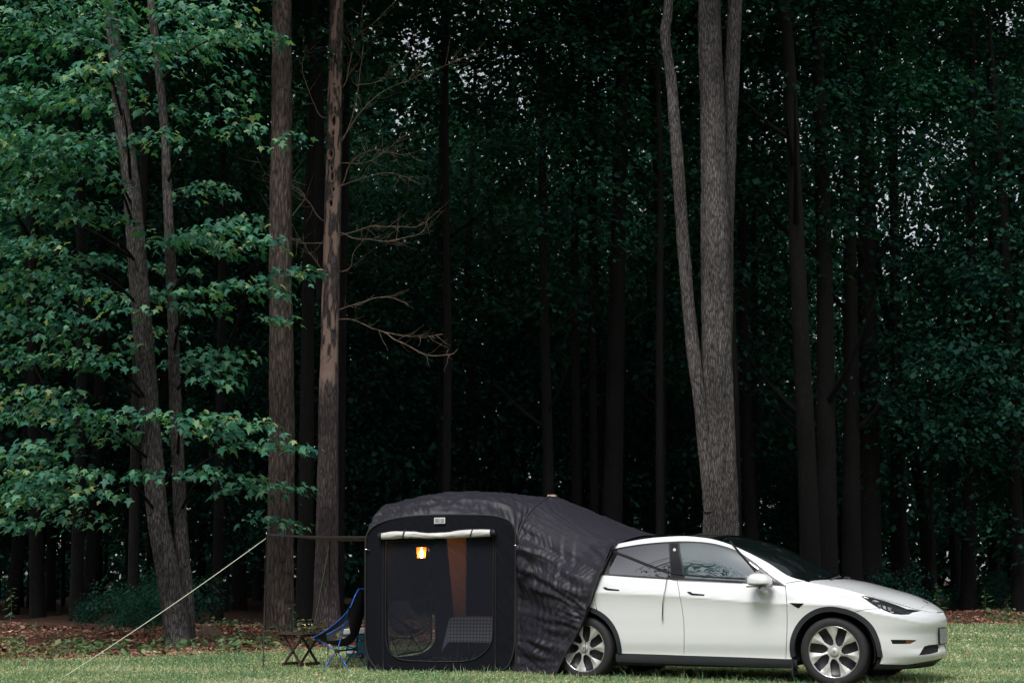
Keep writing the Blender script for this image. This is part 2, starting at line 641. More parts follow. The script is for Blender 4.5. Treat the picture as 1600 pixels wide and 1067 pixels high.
# --- grass blades
def blades(n, y0, y1, h0, h1, w, extra=2.0):
    Y = y0 + (y1 - y0) * rng.random(n)
    X = (rng.random(n) * 2 - 1) * in_frustum_x(Y, extra)
    nz = fbm(np.stack([X * 1.3, Y * 1.3, X * 0], 1), 3, 3)
    nb = fbm(np.stack([X * 2.0, Y * 2.0, X * 0], 1), 31, 3)
    ok = (Y + (nb - .5) * 2.4 < yb(X)) & (rng.random(n) < .35 + 1.2 * nz)
    X, Y, nz = X[ok], Y[ok], nz[ok]
    n = len(X)
    H = (h0 + (h1 - h0) * rng.random(n) ** 1.6) * (.6 + .8 * nz)
    a = rng.random(n) * 2 * PI
    le = H * (.15 + .75 * rng.random(n))
    wd = w * (.7 + .6 * rng.random(n))
    b = rng.random(n) * 2 * PI
    p = np.stack([X, Y, np.zeros(n)], 1)
    s = np.stack([np.cos(a) * wd, np.sin(a) * wd, np.zeros(n)], 1)
    mid = p + np.stack([np.cos(b) * le * .35, np.sin(b) * le * .35, H * .62], 1)
    tip = p + np.stack([np.cos(b) * le, np.sin(b) * le, H], 1)
    V = np.stack([p - s * .5, p + s * .5, mid + s * .42, mid - s * .42, tip], 1).reshape(-1, 3)
    i = np.arange(n)[:, None] * 5
    T = np.concatenate([i + [0, 1, 2], i + [0, 2, 3], i + [3, 2, 4]], 1).reshape(-1, 3)
    return V, T
# --- leaf shapes
MAPLE = np.array([(0, .30, .03), (0, 0, 0), (.27, -.05, -.05), (.20, .15, 0), (.52, .33, -.12), (.21, .46, -.01), (0, .98, -.10), (-.21, .46, -.01), (-.52, .33, -.12), (-.20, .15, 0), (-.27, -.05, -.05)])
MAPLE_T = np.array([(0, i, i + 1 if i < 10 else 1) for i in range(1, 11)])
OVATE = np.array([(0, 0, 0), (.30, .42, -.08), (0, 1., -.10), (-.30, .42, -.08), (0, .45, .02)])
OVATE_T = np.array([(0, 1, 4), (1, 2, 4), (2, 3, 4), (3, 0, 4)])
DIAM = np.array([(0, 0, 0), (.36, .45, -.10), (0, 1., -.08), (-.36, .45, -.10)])
DIAM_T = np.array([(0, 1, 2), (0, 2, 3)])


def leaf_arrays(pos, tip, nrm, size, tpl, tri):
    tip = unit(tip)
    x = unit(np.cross(tip, nrm))
    z = np.cross(x, tip)
    V = pos[:, None] + size[:, None, None] * (tpl[None, :, 0:1] * x[:, None] + tpl[None, :, 1:2] * tip[:, None] + tpl[None, :, 2:3] * z[:, None])
    T = (np.arange(len(pos)) * len(tpl))[:, None, None] + tri[None]
    return V.reshape(-1, 3), T.reshape(-1, 3)

def rand_leaves(pos, outw, size, droop=(.1, .9), roll=.5):
    """leaves with tips turned outwards and down, blades facing up"""
    n = len(pos)
    a = np.arctan2(outw[:, 1], outw[:, 0]) + rng.normal(0, .7, n)
    d = droop[0] + (droop[1] - droop[0]) * rng.random(n)
    tip = np.stack([np.cos(a) * np.cos(d), np.sin(a) * np.cos(d), -np.sin(d)], 1)
    nrm = np.stack([np.cos(a) * np.sin(d), np.sin(a) * np.sin(d), np.cos(d)], 1) + rng.normal(0, roll, (n, 3)) * .6
    return tip, nrm, size * (.45 + .85 * rng.random(n))

def spray(base, dirv, L, leaf=.13, dens=1.0, flat=.16):
    """a layered flat spray of leaves on alternate side twigs; returns leaf positions, outward dirs, and twig lines"""
    base = np.asarray(base, float)
    d = np.array([dirv[0], dirv[1], 0.]); d /= np.linalg.norm(d)
    pr = np.array([-d[1], d[0], 0])
    up = dirv[2]
    pos, outw, lines = [], [], []
    k = max(4, int(L / .13 * dens))
    main = []
    for i in range(k + 1):
        t = i / k
        c = base + d * L * t + np.array([0, 0, up * L * t - .22 * L * t * t])
        main.append(c)
        for sgn in (-1, 1):
            ln = L * (.10 + .42 * math.sin(PI * min(1, t * .85 + .15))) * (.5 + .7 * rng.random())
            an = (.7 + .5 * rng.random()) * (1 - .5 * t)
            td = d * math.cos(an) + pr * sgn * math.sin(an)
            m = max(2, int(ln / .10 * dens))
            q = (np.arange(m) + .4 + .4 * rng.random(m)) / m
            pp = c + td * (ln * q)[:, None] + np.stack([q * 0, q * 0, -.25 * ln * q * q], 1) + rng.normal(0, 1, (m, 3)) * [.05, .05, flat * .35]
            pos.append(pp); outw.append(np.repeat(td[None], m, 0))
            if rng.random() < .35:
                lines.append(np.array([c, c + td * ln * .5 - [0, 0, .06 * ln], c + td * ln - [0, 0, .25 * ln]]))
    lines.append(np.array(main))
    return np.vstack(pos), np.vstack(outw), lines

def clover(n, y0, y1, sz):
    Y = y0 + (y1 - y0) * rng.random(n)
    X = (rng.random(n) * 2 - 1) * in_frustum_x(Y, 2.0)
    nb = fbm(np.stack([X * 2.0, Y * 2.0, X * 0], 1), 31, 3)
    ok = Y + (nb - .5) * 2.4 < yb(X)
    X, Y = X[ok], Y[ok]; n = len(X)
    P_ = np.stack([X, Y, .012 + .03 * rng.random(n)], 1)
    a = rng.random(n) * 2 * PI
    t_ = np.stack([np.cos(a), np.sin(a), rng.normal(0, .3, n)], 1)
    n_ = np.stack([rng.normal(0, .4, n), rng.normal(0, .4, n) - .25, np.ones(n)], 1)
    return leaf_arrays(P_, t_, n_, sz * (.6 + .8 * rng.random(n)), DIAM * [1.3, 1, 1], DIAM_T)
GR = [blades(190000, 14.3, 20, .014, .055, .007), blades(120000, 20, 28, .016, .055, .010), blades(70000, 28, 42, .02, .065, .017)]
GR += [blades(9000, 14.3, 24, .07, .13, .007), clover(60000, 14.3, 20, .020), clover(40000, 20, 28, .026), clover(24000, 28, 42, .036)]
off, gv, gt = 0, [], []
for V, T in GR:
    gv.append(V); gt.append(T + off); off += len(V)
MAT['grass'] = leafmat('grass', [(0., (.060, .150, .085)), (.3, (.13, .245, .125)), (.60, (.25, .35, .175)), (.84, (.42, .42, .22)), (.96, (.52, .44, .24)), (1., (.62, .60, .45))], trans=.25, rough=.55, spec=.25, patch=.8)
tag(obj_np('lawn_grass', np.vstack(gv), np.vstack(gt), MAT['grass'], smooth=False), 'short green and straw coloured grass of the clearing', 'grass', kind='stuff')

LEAFC = dict(
    maple=[(0., (.018, .090, .068)), (.45, (.036, .150, .100)), (.75, (.080, .220, .128)), (.97, (.135, .28, .145)), (1., (.28, .34, .15))],
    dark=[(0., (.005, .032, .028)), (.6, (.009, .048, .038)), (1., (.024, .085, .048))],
    weed=[(0., (.05, .11, .05)), (.6, (.10, .17, .08)), (1., (.20, .25, .12))])
MAT['maple'] = leafmat('maple_leaves', LEAFC['maple'], trans=.30, rough=.5, spec=.2, patch=.25, pscale=.9)
MAT['dark_leaf'] = leafmat('shade_toned_leaves', LEAFC['dark'], trans=.34, rough=.6, spec=.12)  # leaf colour darkened to carry the shade inside the wood
MAT['weed'] = leafmat('weed_leaves', LEAFC['weed'], trans=.25, rough=.45)
MAT['litter'] = leafmat('fallen_leaves', [(0., (.06, .025, .018)), (.4, (.17, .068, .047)), (.75, (.31, .14, .098)), (.93, (.42, .24, .17)), (1., (.55, .46, .38))], trans=.1, rough=.7, spec=.2)
MAT['bark'] = barkmat('bark_grey_brown', (.010, .009, .009), (.150, .134, .133), scale=12.5)
MAT['bark_warm'] = barkmat('bark_warm_brown', (.014, .011, .010), (.115, .088, .076), scale=7.)
MAT['bark_dark'] = barkmat('bark_shade_toned', (.0028, .0027, .0027), (.011, .0095, .0095), scale=8.)  # bark colour lowered so the shade of the wood is in the tone
MAT['twig'] = plain('bare_twig', (.24, .175, .13), rough=.8, col2=(.12, .09, .07), scale=9.)

# --- leaf litter
def scatter_band(n, d0, d1, x0=-11, x1=24, p=1.7):
    X = x0 + (x1 - x0) * rng.random(n)
    Y = yb(X) + d0 + (d1 - d0) * rng.random(n) ** p
    ok = np.abs(X) < in_frustum_x(Y, 2.5)
    return X[ok], Y[ok]
X, Y = scatter_band(75000, -.9, 14.)
nb = fbm(np.stack([X * 1.1, Y * 1.1, X * 0], 1), 31, 3)
ok = rng.random(len(X)) < np.clip((Y - yb(X)) * .8 + 1.0 + (nb - .5) * 6, .06, 1)
X, Y = X[ok], Y[ok]
n = len(X)
pos = np.stack([X, Y, ground_z(X, Y) + .004 + .03 * rng.random(n)], 1)
ang = rng.random(n) * 2 * PI
tipd = np.stack([np.cos(ang), np.sin(ang), rng.normal(0, .35, n)], 1)
nrm = np.stack([rng.normal(0, .45, n), rng.normal(0, .45, n), np.ones(n)], 1)
LV, LT = leaf_arrays(pos, tipd, nrm, .05 + .07 * rng.random(n), DIAM * [1, 1, 3.2], DIAM_T)
tag(obj_np('leaf_litter', LV, LT, MAT['litter'], smooth=False), 'carpet of reddish brown fallen leaves along the wood edge', 'leaf litter', kind='stuff')

nl_ = 260
Yl = 15 + 18 * rng.random(nl_) ** 1.3; Xl = (rng.random(nl_) * 2 - 1) * .37 * Yl
okl = Yl < yb(Xl); Xl, Yl = Xl[okl], Yl[okl]; nl_ = len(Xl)
LV, LT = leaf_arrays(np.stack([Xl, Yl, .03 + .02 * rng.random(nl_)], 1), np.stack([rng.normal(0, 1, nl_), rng.normal(0, 1, nl_), rng.normal(0, .3, nl_)], 1), np.stack([rng.normal(0, .5, nl_), rng.normal(0, .5, nl_), np.ones(nl_)], 1), .05 + .05 * rng.random(nl_), DIAM * [1, 1, 3.2], DIAM_T)
tag(obj_np('strewn_leaves', LV, LT, MAT['litter'], smooth=False), 'single brown leaves strewn across the lawn', 'leaf litter', kind='stuff')
# --- low ground cover: broad leaves poking through the litter
def rosettes(n, d0, d1, sz, x0=-11, x1=24):
    X, Y = scatter_band(n, d0, d1, x0, x1, 1.6)
    nb = fbm(np.stack([X * .8, Y * .8, X * 0], 1), 77, 3)
    ok = rng.random(len(X)) < np.clip((nb - .45) * 7, .02, 1)
    X, Y = X[ok], Y[ok]
    out = []
    m = 7
    Z = ground_z(X, Y)
    P = np.repeat(np.stack([X, Y, Z], 1), m, 0)
    k = len(P)
    a = rng.random(k) * 2 * PI
    hh = np.repeat(sz * (.5 + 1.3 * rng.random(len(X))), m)
    P = P + np.stack([np.cos(a) * hh * .5, np.sin(a) * hh * .5, hh * (.4 + 1.2 * rng.random(k))], 1)
    tip, nr, s = rand_leaves(P, np.stack([np.cos(a), np.sin(a)], 1), 1., (-.3, .8))
    return leaf_arrays(P, tip, nr, s * hh * .9, OVATE, OVATE_T)
V1, T1 = rosettes(3300, -.5, 12, .085)
tag(obj_np('ground_cover', V1, T1, MAT['weed'], smooth=True), 'low broad leaved seedlings growing through the fallen leaves', 'ground cover', kind='stuff')

# ================================================================== TREES
def smooth_path(pts, rad, step):
    P = np.asarray(pts, float)
    s = np.concatenate([[0], np.cumsum(np.linalg.norm(np.diff(P, axis=0), axis=1))])
    n = max(3, int(s[-1] / step) + 1)
    q = np.linspace(0, s[-1], n)
    c = crv(P, 12)
    cs = np.concatenate([[0], np.cumsum(np.linalg.norm(np.diff(c, axis=0), axis=1))])
    cs *= s[-1] / cs[-1]
    out = np.stack([np.interp(q, cs, c[:, i]) for i in range(3)], 1)
    return out, np.interp(q, s, np.asarray(rad, float)), q

def trunk_mesh(name, pts, rad, mat, parent, seg=14, step=.5, amp=0., seed=0, flare=.35, base=0., carve=None, attr=None):
    P, R, q = smooth_path(pts, rad, step)
    n = seg
    a = np.arange(n) * 2 * PI / n
    A, Z = np.meshgrid(a, P[:, 2], indexing='xy')
    hz = np.clip(Z - base, 0, None)
    fl = 1 + flare * np.exp(-hz / .28) * (.55 + .45 * np.sin(A * 5 + seed) * np.sin(A * 2 + 1.3 * seed)) + flare * .35 * np.exp(-hz / 1.1)
    RR = R[:, None] * fl
    if amp:
        q3 = np.stack([np.cos(A) * R[:, None] * 11, np.sin(A) * R[:, None] * 11, Z * 1.5], -1).reshape(-1, 3)
        rg = ridged(q3 + seed * 3.1, seed, 3).reshape(A.shape)
        lump = fbm(np.stack([np.cos(A) * 1.5, np.sin(A) * 1.5, Z * .8], -1).reshape(-1, 3) + seed, seed + 40, 2).reshape(A.shape)
        RR = RR + amp * (rg - .62) * 2.0 + R[:, None] * .14 * (lump - .5)
    col = None
    if carve is not None:
        RR, col = carve(A, Z, RR, R)
    V = np.stack([P[:, None, 0] + np.cos(A) * RR, P[:, None, 1] + np.sin(A) * RR, np.repeat(P[:, 2:3], n, 1)], -1).reshape(-1, 3)
    i, k = np.meshgrid(np.arange(len(P) - 1), np.arange(n), indexing='ij')
    Fc = np.stack([i * n + k, i * n + (k + 1) % n, (i + 1) * n + (k + 1) % n, (i + 1) * n + k], -1).reshape(-1, 4)
    o = obj_np(name, V, Fc, mat, parent, True)
    if col is not None:
        at = o.data.attributes.new('bare', 'FLOAT', 'POINT')
        at.data.foreach_set('value', col.ravel().astype(np.float32))
    return o

def tube_join(lines, r0, r1, n=5):
    V, Fc, o = [], [], 0
    for l in lines:
        l = np.asarray(l, float)
        v, f = tube_arrays(l, np.linspace(r0, r1, len(l)), n)
        V.append(v); Fc.append(f + o); o += len(v)
    return np.vstack(V), np.vstack(Fc)

# --- crown prototypes (shared mesh data)
def cluster_crown(name, nclu, per, center, rad, leaf, mat, disc=.95, thick=.22, tpl=(DIAM, DIAM_T), shape=1.0):
    u = unit(rng.normal(0, 1, (nclu, 3)))
    r = rng.random(nclu) ** .45
    c = np.asarray(center) + u * r[:, None] * np.asarray(rad)
    keepz = c[:, 2] > .3
    c, u = c[keepz], u[keepz]
    m = len(c)
    ds = disc * (.6 + .7 * rng.random(m))
    P = np.repeat(c, per, 0)
    D = np.repeat(ds, per)
    k = len(P)
    a = rng.random(k) * 2 * PI
    rr = np.sqrt(rng.random(k)) * D
    O = np.stack([np.cos(a), np.sin(a)], 1)
    P = P + np.stack([O[:, 0] * rr, O[:, 1] * rr, rng.normal(0, thick, k) - .22 * rr * rr / D], 1)
    uo = np.repeat(u[:, :2], per, 0)
    tip, nr, s = rand_leaves(P, O + uo, leaf, (.0, 1.0), .6)
    V, T = leaf_arrays(P, tip, nr, s, *tpl)
    me_o = obj_np(name, V, T, mat, None, True)
    me = me_o.data
    bpy.data.objects.remove(me_o)
    return me
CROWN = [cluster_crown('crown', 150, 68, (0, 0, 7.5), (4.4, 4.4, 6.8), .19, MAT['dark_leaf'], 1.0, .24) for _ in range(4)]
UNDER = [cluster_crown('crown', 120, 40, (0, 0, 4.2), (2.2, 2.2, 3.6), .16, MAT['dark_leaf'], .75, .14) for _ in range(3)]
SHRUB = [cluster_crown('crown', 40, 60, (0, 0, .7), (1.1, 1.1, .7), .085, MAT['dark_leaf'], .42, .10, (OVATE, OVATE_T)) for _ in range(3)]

def put_mesh(name, me, loc, sc_, rz, parent):
    o = bpy.data.objects.new(name, me)
    C.objects.link(o)
    o.parent = parent
    o.location = tuple(map(float, loc))
    o.scale = sc_ if hasattr(sc_, '__len__') else (sc_,) * 3
    o.rotation_euler = (0, 0, rz)
    return o

def px_path(rows, Y, top=24., xdrift=0.):
    """rows: (px, py) from base to frame top; continues above the frame"""
    P = [at_y(px, py, Y) for px, py in rows]
    P[0][2] = -.15
    d = P[-1] - P[-2]
    d = d / max(d[2], 1e-3)
    while P[-1][2] < top:
        P.append(P[-1] + d * 3.0 * .6 + np.array([0, 0, 3.0 * .4]))
    return np.array(P)

def limb_lines(base, k, spread, rise):
    out = []
    for i in range(k):
        a = rng.random() * 2 * PI
        b = base + np.array([0, 0, i * 1.1])
        l = spread * (.6 + .5 * rng.random())
        out.append(np.array([b, b + [math.cos(a) * l * .5, math.sin(a) * l * .5, rise * .6], b + [math.cos(a) * l, math.sin(a) * l, rise]]))
    return out

# ---------------- left maple: two stems, layered sprays of big leaves
t1 = empty('maple_tree', gnd(281, 1010))
tag(t1, 'two-stemmed maple at the lawn edge, covered in layered leaf sprays', 'tree')
T1Y = float(gnd(281, 1010)[1])
inv1 = Matrix.Translation(-Vector(t1.location))
O1 = np.array(t1.location)
A_rows = [(281, 1014), (272, 950), (258, 870), (246, 800), (237, 700), (230, 600), (222, 500), (214, 400), (206, 300), (193, 200), (182, 100), (172, 0)]
B_rows = [(292, 1012), (290, 930), (285, 860), (281, 780), (277, 700), (273, 600), (270, 500), (266, 400), (262, 300), (256, 190), (245, 80), (236, 0)]
PA = px_path(A_rows, T1Y, 17)
PB = px_path(B_rows, T1Y + .25, 16)
PPM = F_PX / T1Y
ra = np.interp(PA[:, 2], [0, .6, 2.5, 6, 10, 17], [.20, .185, .17, .155, .125, .06])
rb = np.interp(PB[:, 2], [0, .6, 2.5, 6, 10, 16], [.14, .125, .105, .085, .07, .03])
trunk_mesh('trunk', PA - O1, ra, MAT['bark'], t1, 64, .06, .022, 3, .28)
trunk_mesh('trunk', PB - O1, rb, MAT['bark'], t1, 44, .07, .016, 9, .25)
# (px, py, depth, spray length m, direction x sign)
SPR = [(60, 60, 23.2, 1.9, -1), (150, 40, 23.4, 1.7, 1), (225, 70, 23.6, 1.5, 1), (100, 165, 22.9, 1.8, -1), (40, 150, 23.0, 1.7, -1), (190, 95, 23.2, 1.4, 1), (50, 215, 22.8, 1.7, -1), (330, 30, 24.4, 1.5, 1), (280, 15, 24.2, 1.3, 1), (375, 45, 24.8, 1.3, 1), (405, 60, 25, 1.0, 1), (15, 30, 23, 1.6, -1), (110, 10, 23, 1.8, 1), (20, 95, 22.8, 1.6, -1), (140, 115, 22.9, 1.5, 1),
       (90, 250, 23.2, 1.6, -1), (30, 290, 23.1, 1.7, -1), (235, 215, 23.4, 1.2, 1), (345, 190, 24.2, 1.2, 1), (375, 205, 24.8, 1., 1), (110, 235, 23, 1.3, 1), (60, 330, 23.4, 1.7, -1), (150, 280, 23.9, 1.3, -1), (20, 370, 23.3, 1.6, -1), (110, 330, 24, 1.4, 1),
       (40, 400, 23.5, 1.5, -1), (90, 430, 23.7, 1.5, -1), (140, 405, 24.2, 1.1, 1), (20, 460, 23.6, 1.5, -1), (330, 365, 24.0, 1.6, 1), (380, 385, 24.4, 1.3, 1), (295, 450, 23.9, .9, 1), (205, 480, 23.8, .9, -1), (390, 440, 24.3, 1.5, 1), (450, 425, 24.6, 1.2, 1), (430, 495, 24.5, .8, 1), (320, 480, 24.2, .8, 1), (120, 500, 24., 1.4, -1), (50, 510, 23.8, 1.4, -1),
       (100, 560, 23.9, 1.3, -1), (170, 570, 23.9, 1.0, -1), (90, 610, 23.9, 1.0, -1), (60, 650, 23.8, 1.0, -1), (150, 655, 24, 1.1, -1), (180, 650, 24, .9, -1), (230, 650, 23.8, 1.1, -1), (320, 655, 24, 1.3, 1), (380, 665, 24.2, 1.4, 1), (440, 690, 24.4, 1.2, 1), (370, 700, 24.2, .8, 1), (240, 742, 23.9, .8, -1), (100, 735, 23.8, 1.4, -1), (50, 770, 23.7, 1.4, -1), (130, 770, 24.2, 1.3, -1), (370, 740, 24.6, 1.1, 1), (310, 740, 24.4, 1., 1), (330, 590, 24.6, .9, 1), (350, 565, 24.9, .8, 1), (20, 710, 23.6, 1.3, -1), (80, 700, 24, 1.3, -1), (30, 560, 24, 1.2, -1), (200, 350, 24.6, 1., -1)]
LP, LO, LL = [], [], []
def add_spray(px, py, Y, L, sx, dens=1.0, up=None):
    c = at_y(px, py, Y)
    d = np.array([sx * (.55 + .4 * rng.random()), -(.25 + .6 * rng.random()), .05 + .22 * rng.random() if up is None else up])
    hd = unit(np.array([d[0], d[1], 0]))
    b = c - hd * L * .5
    p, o, l = spray(b, d, L, dens=dens)
    LP.append(p); LO.append(o); LL.extend(l)
    return b
bases = [add_spray(*s_) for s_ in SPR]
# leaf masses behind the front sprays; thins out to the right and downwards
cnt = 0
while cnt < 84:
    px, py = rng.random() * 520 - 60, rng.random() * 860 - 40
    if rng.random() > np.clip(1.15 - (px / 430) * .9 - (py / 900) * .35, .05, 1):
        continue
    add_spray(px, py, T1Y - .6 + 4.5 * rng.random() ** 1.2, 1.0 + .9 * rng.random(), -1 if px < 230 else 1, .85)
    cnt += 1
LP, LO = np.vstack(LP), np.vstack(LO)
tip, nr, s = rand_leaves(LP, LO, .148, (.15, 1.15), .5)
# the leaves that show largest become single parts; the rest is one mass
q = proj(LP)
score = np.where((q[:, 0] > 0) & (q[:, 0] < 500) & (q[:, 1] > 0) & (q[:, 1] < 820), s / LP[:, 1] * np.clip(nr[:, 2], .2, 1), 0) * (LP[:, 1] < 24.3)
big = np.argsort(-score)[:290]
restm = np.ones(len(LP), bool); restm[big] = False
V, T = leaf_arrays(LP[restm] - O1, tip[restm], nr[restm], s[restm], MAPLE, MAPLE_T)
tag(obj_np('crown', V, T, MAT['maple'], t1, True), kind='stuff')
lm = obj_np('leaf', MAPLE, MAPLE_T, MAT['maple'], t1, True)
lme = lm.data
MAT['maple_one'] = MAT['maple'].copy()
nt_ = MAT['maple_one'].node_tree
oi = nt_.nodes.new('ShaderNodeObjectInfo')
for l in list(nt_.links):
    if l.from_socket.name == 'Random Per Island':
        ts = l.to_socket
        nt_.links.remove(l)
        nt_.links.new(oi.outputs['Random'], ts)
lme.materials[0] = MAT['maple_one']
for j, i in enumerate(big):
    o = lm if j == 0 else bpy.data.objects.new('leaf', lme)
    if j: C.objects.link(o); o.parent = t1
    ti = unit(tip[i]); xx = unit(np.cross(ti, nr[i])); zz = np.cross(xx, ti)
    mt = Matrix(((xx[0] * s[i], ti[0] * s[i], zz[0] * s[i], LP[i][0] - O1[0]), (xx[1] * s[i], ti[1] * s[i], zz[1] * s[i], LP[i][1] - O1[1]), (xx[2] * s[i], ti[2] * s[i], zz[2] * s[i], LP[i][2] - O1[2]), (0, 0, 0, 1)))
    o.matrix_local = mt
V, Fc = tube_join(LL, .006, .002, 3)
tag(obj_np('twigs', V - O1, Fc, MAT['bark_dark'], t1, True), kind='stuff')
for b in bases[::3]:
    st = PA if b[0] < PA[0][0] else PB
    z0 = b[2] - .35 - .25 * rng.random()
    st_p = np.array([np.interp(z0, st[:, 2], st[:, i]) for i in range(3)])
    if np.linalg.norm(b - st_p) < .3: continue
    midp = (b + st_p) / 2 + [0, 0, .15]
    P_, R_, _ = smooth_path([st_p, midp, b], [.030, .02, .009], .12)
    v, f = tube_arrays(P_, R_, 6)
    obj_np('branch', v - O1, f, MAT['bark_dark'], t1, True)

# ---------------- thick tree beside it
def front_tree(name, label, rows, Y, rad, mat, seg=56, step=.07, amp=.022, seed=1, flare=.4, top=22, crown=None, crown_z=12., crown_s=1.):
    P = px_path(rows, Y, top)
    base = P[0].copy(); base[2] = 0
    t = empty(name, base)
    if label: tag(t, label, 'tree')
    hz = [0, .6, 2.5, 6, 11, 22]
    R = np.interp(P[:, 2], hz, rad)
    trunk_mesh('trunk', P - base, R, mat, t, seg, step, amp, seed, flare)
    if crown is not None:
        put_mesh('crown', CROWN[crown], (np.interp(14, P[:, 2], P[:, 0]) - base[0], np.interp(14, P[:, 2], P[:, 1]) - base[1], crown_z), crown_s, rng.random() * 6, t)
    return t, P, base
T2Y = float(gnd(437, 990)[1])
t2, _, _ = front_tree('hardwood_tree', 'thick rugged brown trunk rising straight beyond the folding wooden table', [(437, 994), (437, 900), (439, 800), (440, 650), (438, 400), (440, 200), (441, 0)], T2Y, [.29, .27, .265, .25, .22, .12], MAT['bark_warm'], seed=5, crown=1, flare=.30)
t3, _, _ = front_tree('slim_tree', 'slim dark trunk in shade between the thick trunk and the dead tree', [(476, 985), (478, 800), (481, 500), (484, 300), (490, 120), (478, 0)], T2Y + 4.5, [.21, .20, .18, .16, .12, .06], MAT['bark_dark'], 28, .2, .01, 6, crown=2)

# ---------------- dead tree with woodpecker holes
T4Y = float(gnd(511, 983)[1])
ppm4 = F_PX / T4Y
HOLES = [(523, 192, .10, 5, 9), (521, 211, .08, 4, 4), (517, 244, .09, 5, 7), (519, 266, .07, 3, 5), (520, 278, .09, 4, 8), (523, 298, .06, 3, 4), (518, 320, .08, 4, 6), (524, 92, .06, 4, 4), (523, 135, .05, 3, 3)]
deadrows = [(511, 986), (510, 900), (512, 780), (513, 650), (516, 500), (519, 350), (522, 220), (524, 100), (526, 0)]
PD = px_path(deadrows, T4Y, 15)
based = PD[0].copy(); based[2] = 0
t4 = tag(empty('dead_tree', based), 'dead pinkish-brown trunk pecked with dark woodpecker holes and bare twigs', 'tree')
def carve(A, Z, RR, R):
    col = np.zeros_like(A)
    nz = fbm(np.stack([np.cos(A) * 2.2, np.sin(A) * 2.2, Z * 2.6], -1).reshape(-1, 3), 61, 4).reshape(A.shape)
    strip = np.clip((nz - .50) * 14, 0, 1) * np.clip((Z - 5.0) / .8, 0, 1) * np.clip(np.cos(A + 1.75) * 2.2 - .1, 0, 1)
    RR = RR - .012 * strip
    col = np.maximum(col, strip * .6)
    for px, py, dep, w, h in HOLES:
        c = at_y(px, py, T4Y)
        cx = np.interp(c[2], PD[:, 2], PD[:, 0])
        r = np.interp(c[2], PD[:, 2], np.interp(PD[:, 2], [0, .6, 2.5, 6, 11, 22], RDEAD))
        ang = -PI / 2 + math.asin(np.clip((c[0] - cx) / r, -.9, .9))
        da = (np.angle(np.exp(1j * (A - ang)))) * r
        e = np.sqrt((da / (w / ppm4 * .72)) ** 2 + ((Z - c[2]) / (h / ppm4 * .78)) ** 2) + (nz - .5) * .8
        ins = np.clip((1.15 - e) / .3, 0, 1)
        RR = RR - dep * ins * 1.5
        col = np.maximum(col, np.clip((1.6 - e) * 2, 0, .70))
        col = np.where(e < 1.05, 1.0, col)  # darkness inside the carved holes is painted, near-black end of the ramp
    return RR, col
RDEAD = [.285, .265, .24, .215, .18, .11]
m, nt, N, L, out = newmat('dead_bark'); MAT['dead_bark'] = m
src = MAT['bark_warm'].node_tree
MAT['dead_bark'] = barkmat('dead_bark', (.026, .021, .021), (.145, .115, .112), scale=9.)
nt = MAT['dead_bark'].node_tree; N, L = nt.nodes, nt.links
bs = [n_ for n_ in N if n_.type == 'BSDF_PRINCIPLED'][0]
lk = [l for l in L if l.to_socket == bs.inputs['Base Color']][0]; colsock = lk.from_socket
at = N.new('ShaderNodeAttribute'); at.attribute_name = 'bare'  # bare wood tone plus the painted dark of the holes
rp = N.new('ShaderNodeValToRGB'); cr = rp.color_ramp
cr.elements.new(.5); cr.elements.new(.8)
for e, (p_, c_, al) in zip(cr.elements, [(0, (.3, .2, .16), 0), (.55, (.33, .23, .195), 1), (.86, (.19, .095, .07), 1), (.95, (.02, .008, .006), 1)]):
    e.position = p_; e.color = (*c_, al)
L.new(at.outputs['Fac'], rp.inputs[0])
mx = N.new('ShaderNodeMixRGB'); L.new(rp.outputs['Alpha'], mx.inputs[0]); L.new(colsock, mx.inputs[1]); L.new(rp.outputs['Color'], mx.inputs[2])
L.new(mx.outputs[0], bs.inputs['Base Color'])
trunk_mesh('trunk', PD - based, np.interp(PD[:, 2], [0, .6, 2.5, 6, 11, 22], RDEAD), MAT['dead_bark'], t4, 80, .045, .013, 12, .32, carve=carve)
PS = px_path([(503, 470), (500, 400), (499, 300), (500, 200), (497, 60), (492, 0)], T4Y + .35, 15)
PS[0][2] = at_y(503, 470, T4Y + .35)[2]
trunk_mesh('stem', PS - based, np.interp(PS[:, 2], [6, 11, 15], [.13, .11, .05]), MAT['bark_dark'], t4, 24, .1, .01, 14, 0, base=-50)
BR = [[(538, 212), (560, 180), (590, 150), (640, 125), (680, 108), (740, 85)], [(538, 215), (555, 160), (566, 80), (566, 0)], [(540, 130), (556, 60), (585, 35), (620, 0)], [(556, 135), (600, 122), (640, 80)], [(640, 123), (662, 95)],
      [(535, 288), (548, 255), (580, 235), (625, 242), (640, 238)], [(535, 255), (560, 257), (590, 245), (640, 205)], [(535, 290), (565, 280), (600, 272), (650, 276)], [(535, 365), (570, 358), (600, 352), (650, 355), (684, 330)], [(535, 362), (560, 375), (600, 377), (655, 366), (668, 345)],
      [(532, 485), (560, 475), (590, 464), (618, 466), (640, 475)], [(532, 500), (560, 503), (610, 522), (655, 526), (690, 522)], [(600, 520), (650, 548), (700, 556), (716, 545)], [(500, 340), (470, 300), (430, 285), (400, 245)], [(498, 180), (480, 145), (470, 100), (490, 72)], [(500, 380), (455, 375), (425, 330), (440, 285), (480, 288)], [(455, 340), (478, 300), (432, 283)], [(545, 420), (552, 395), (565, 380)], [(505, 430), (475, 380), (445, 376)]]
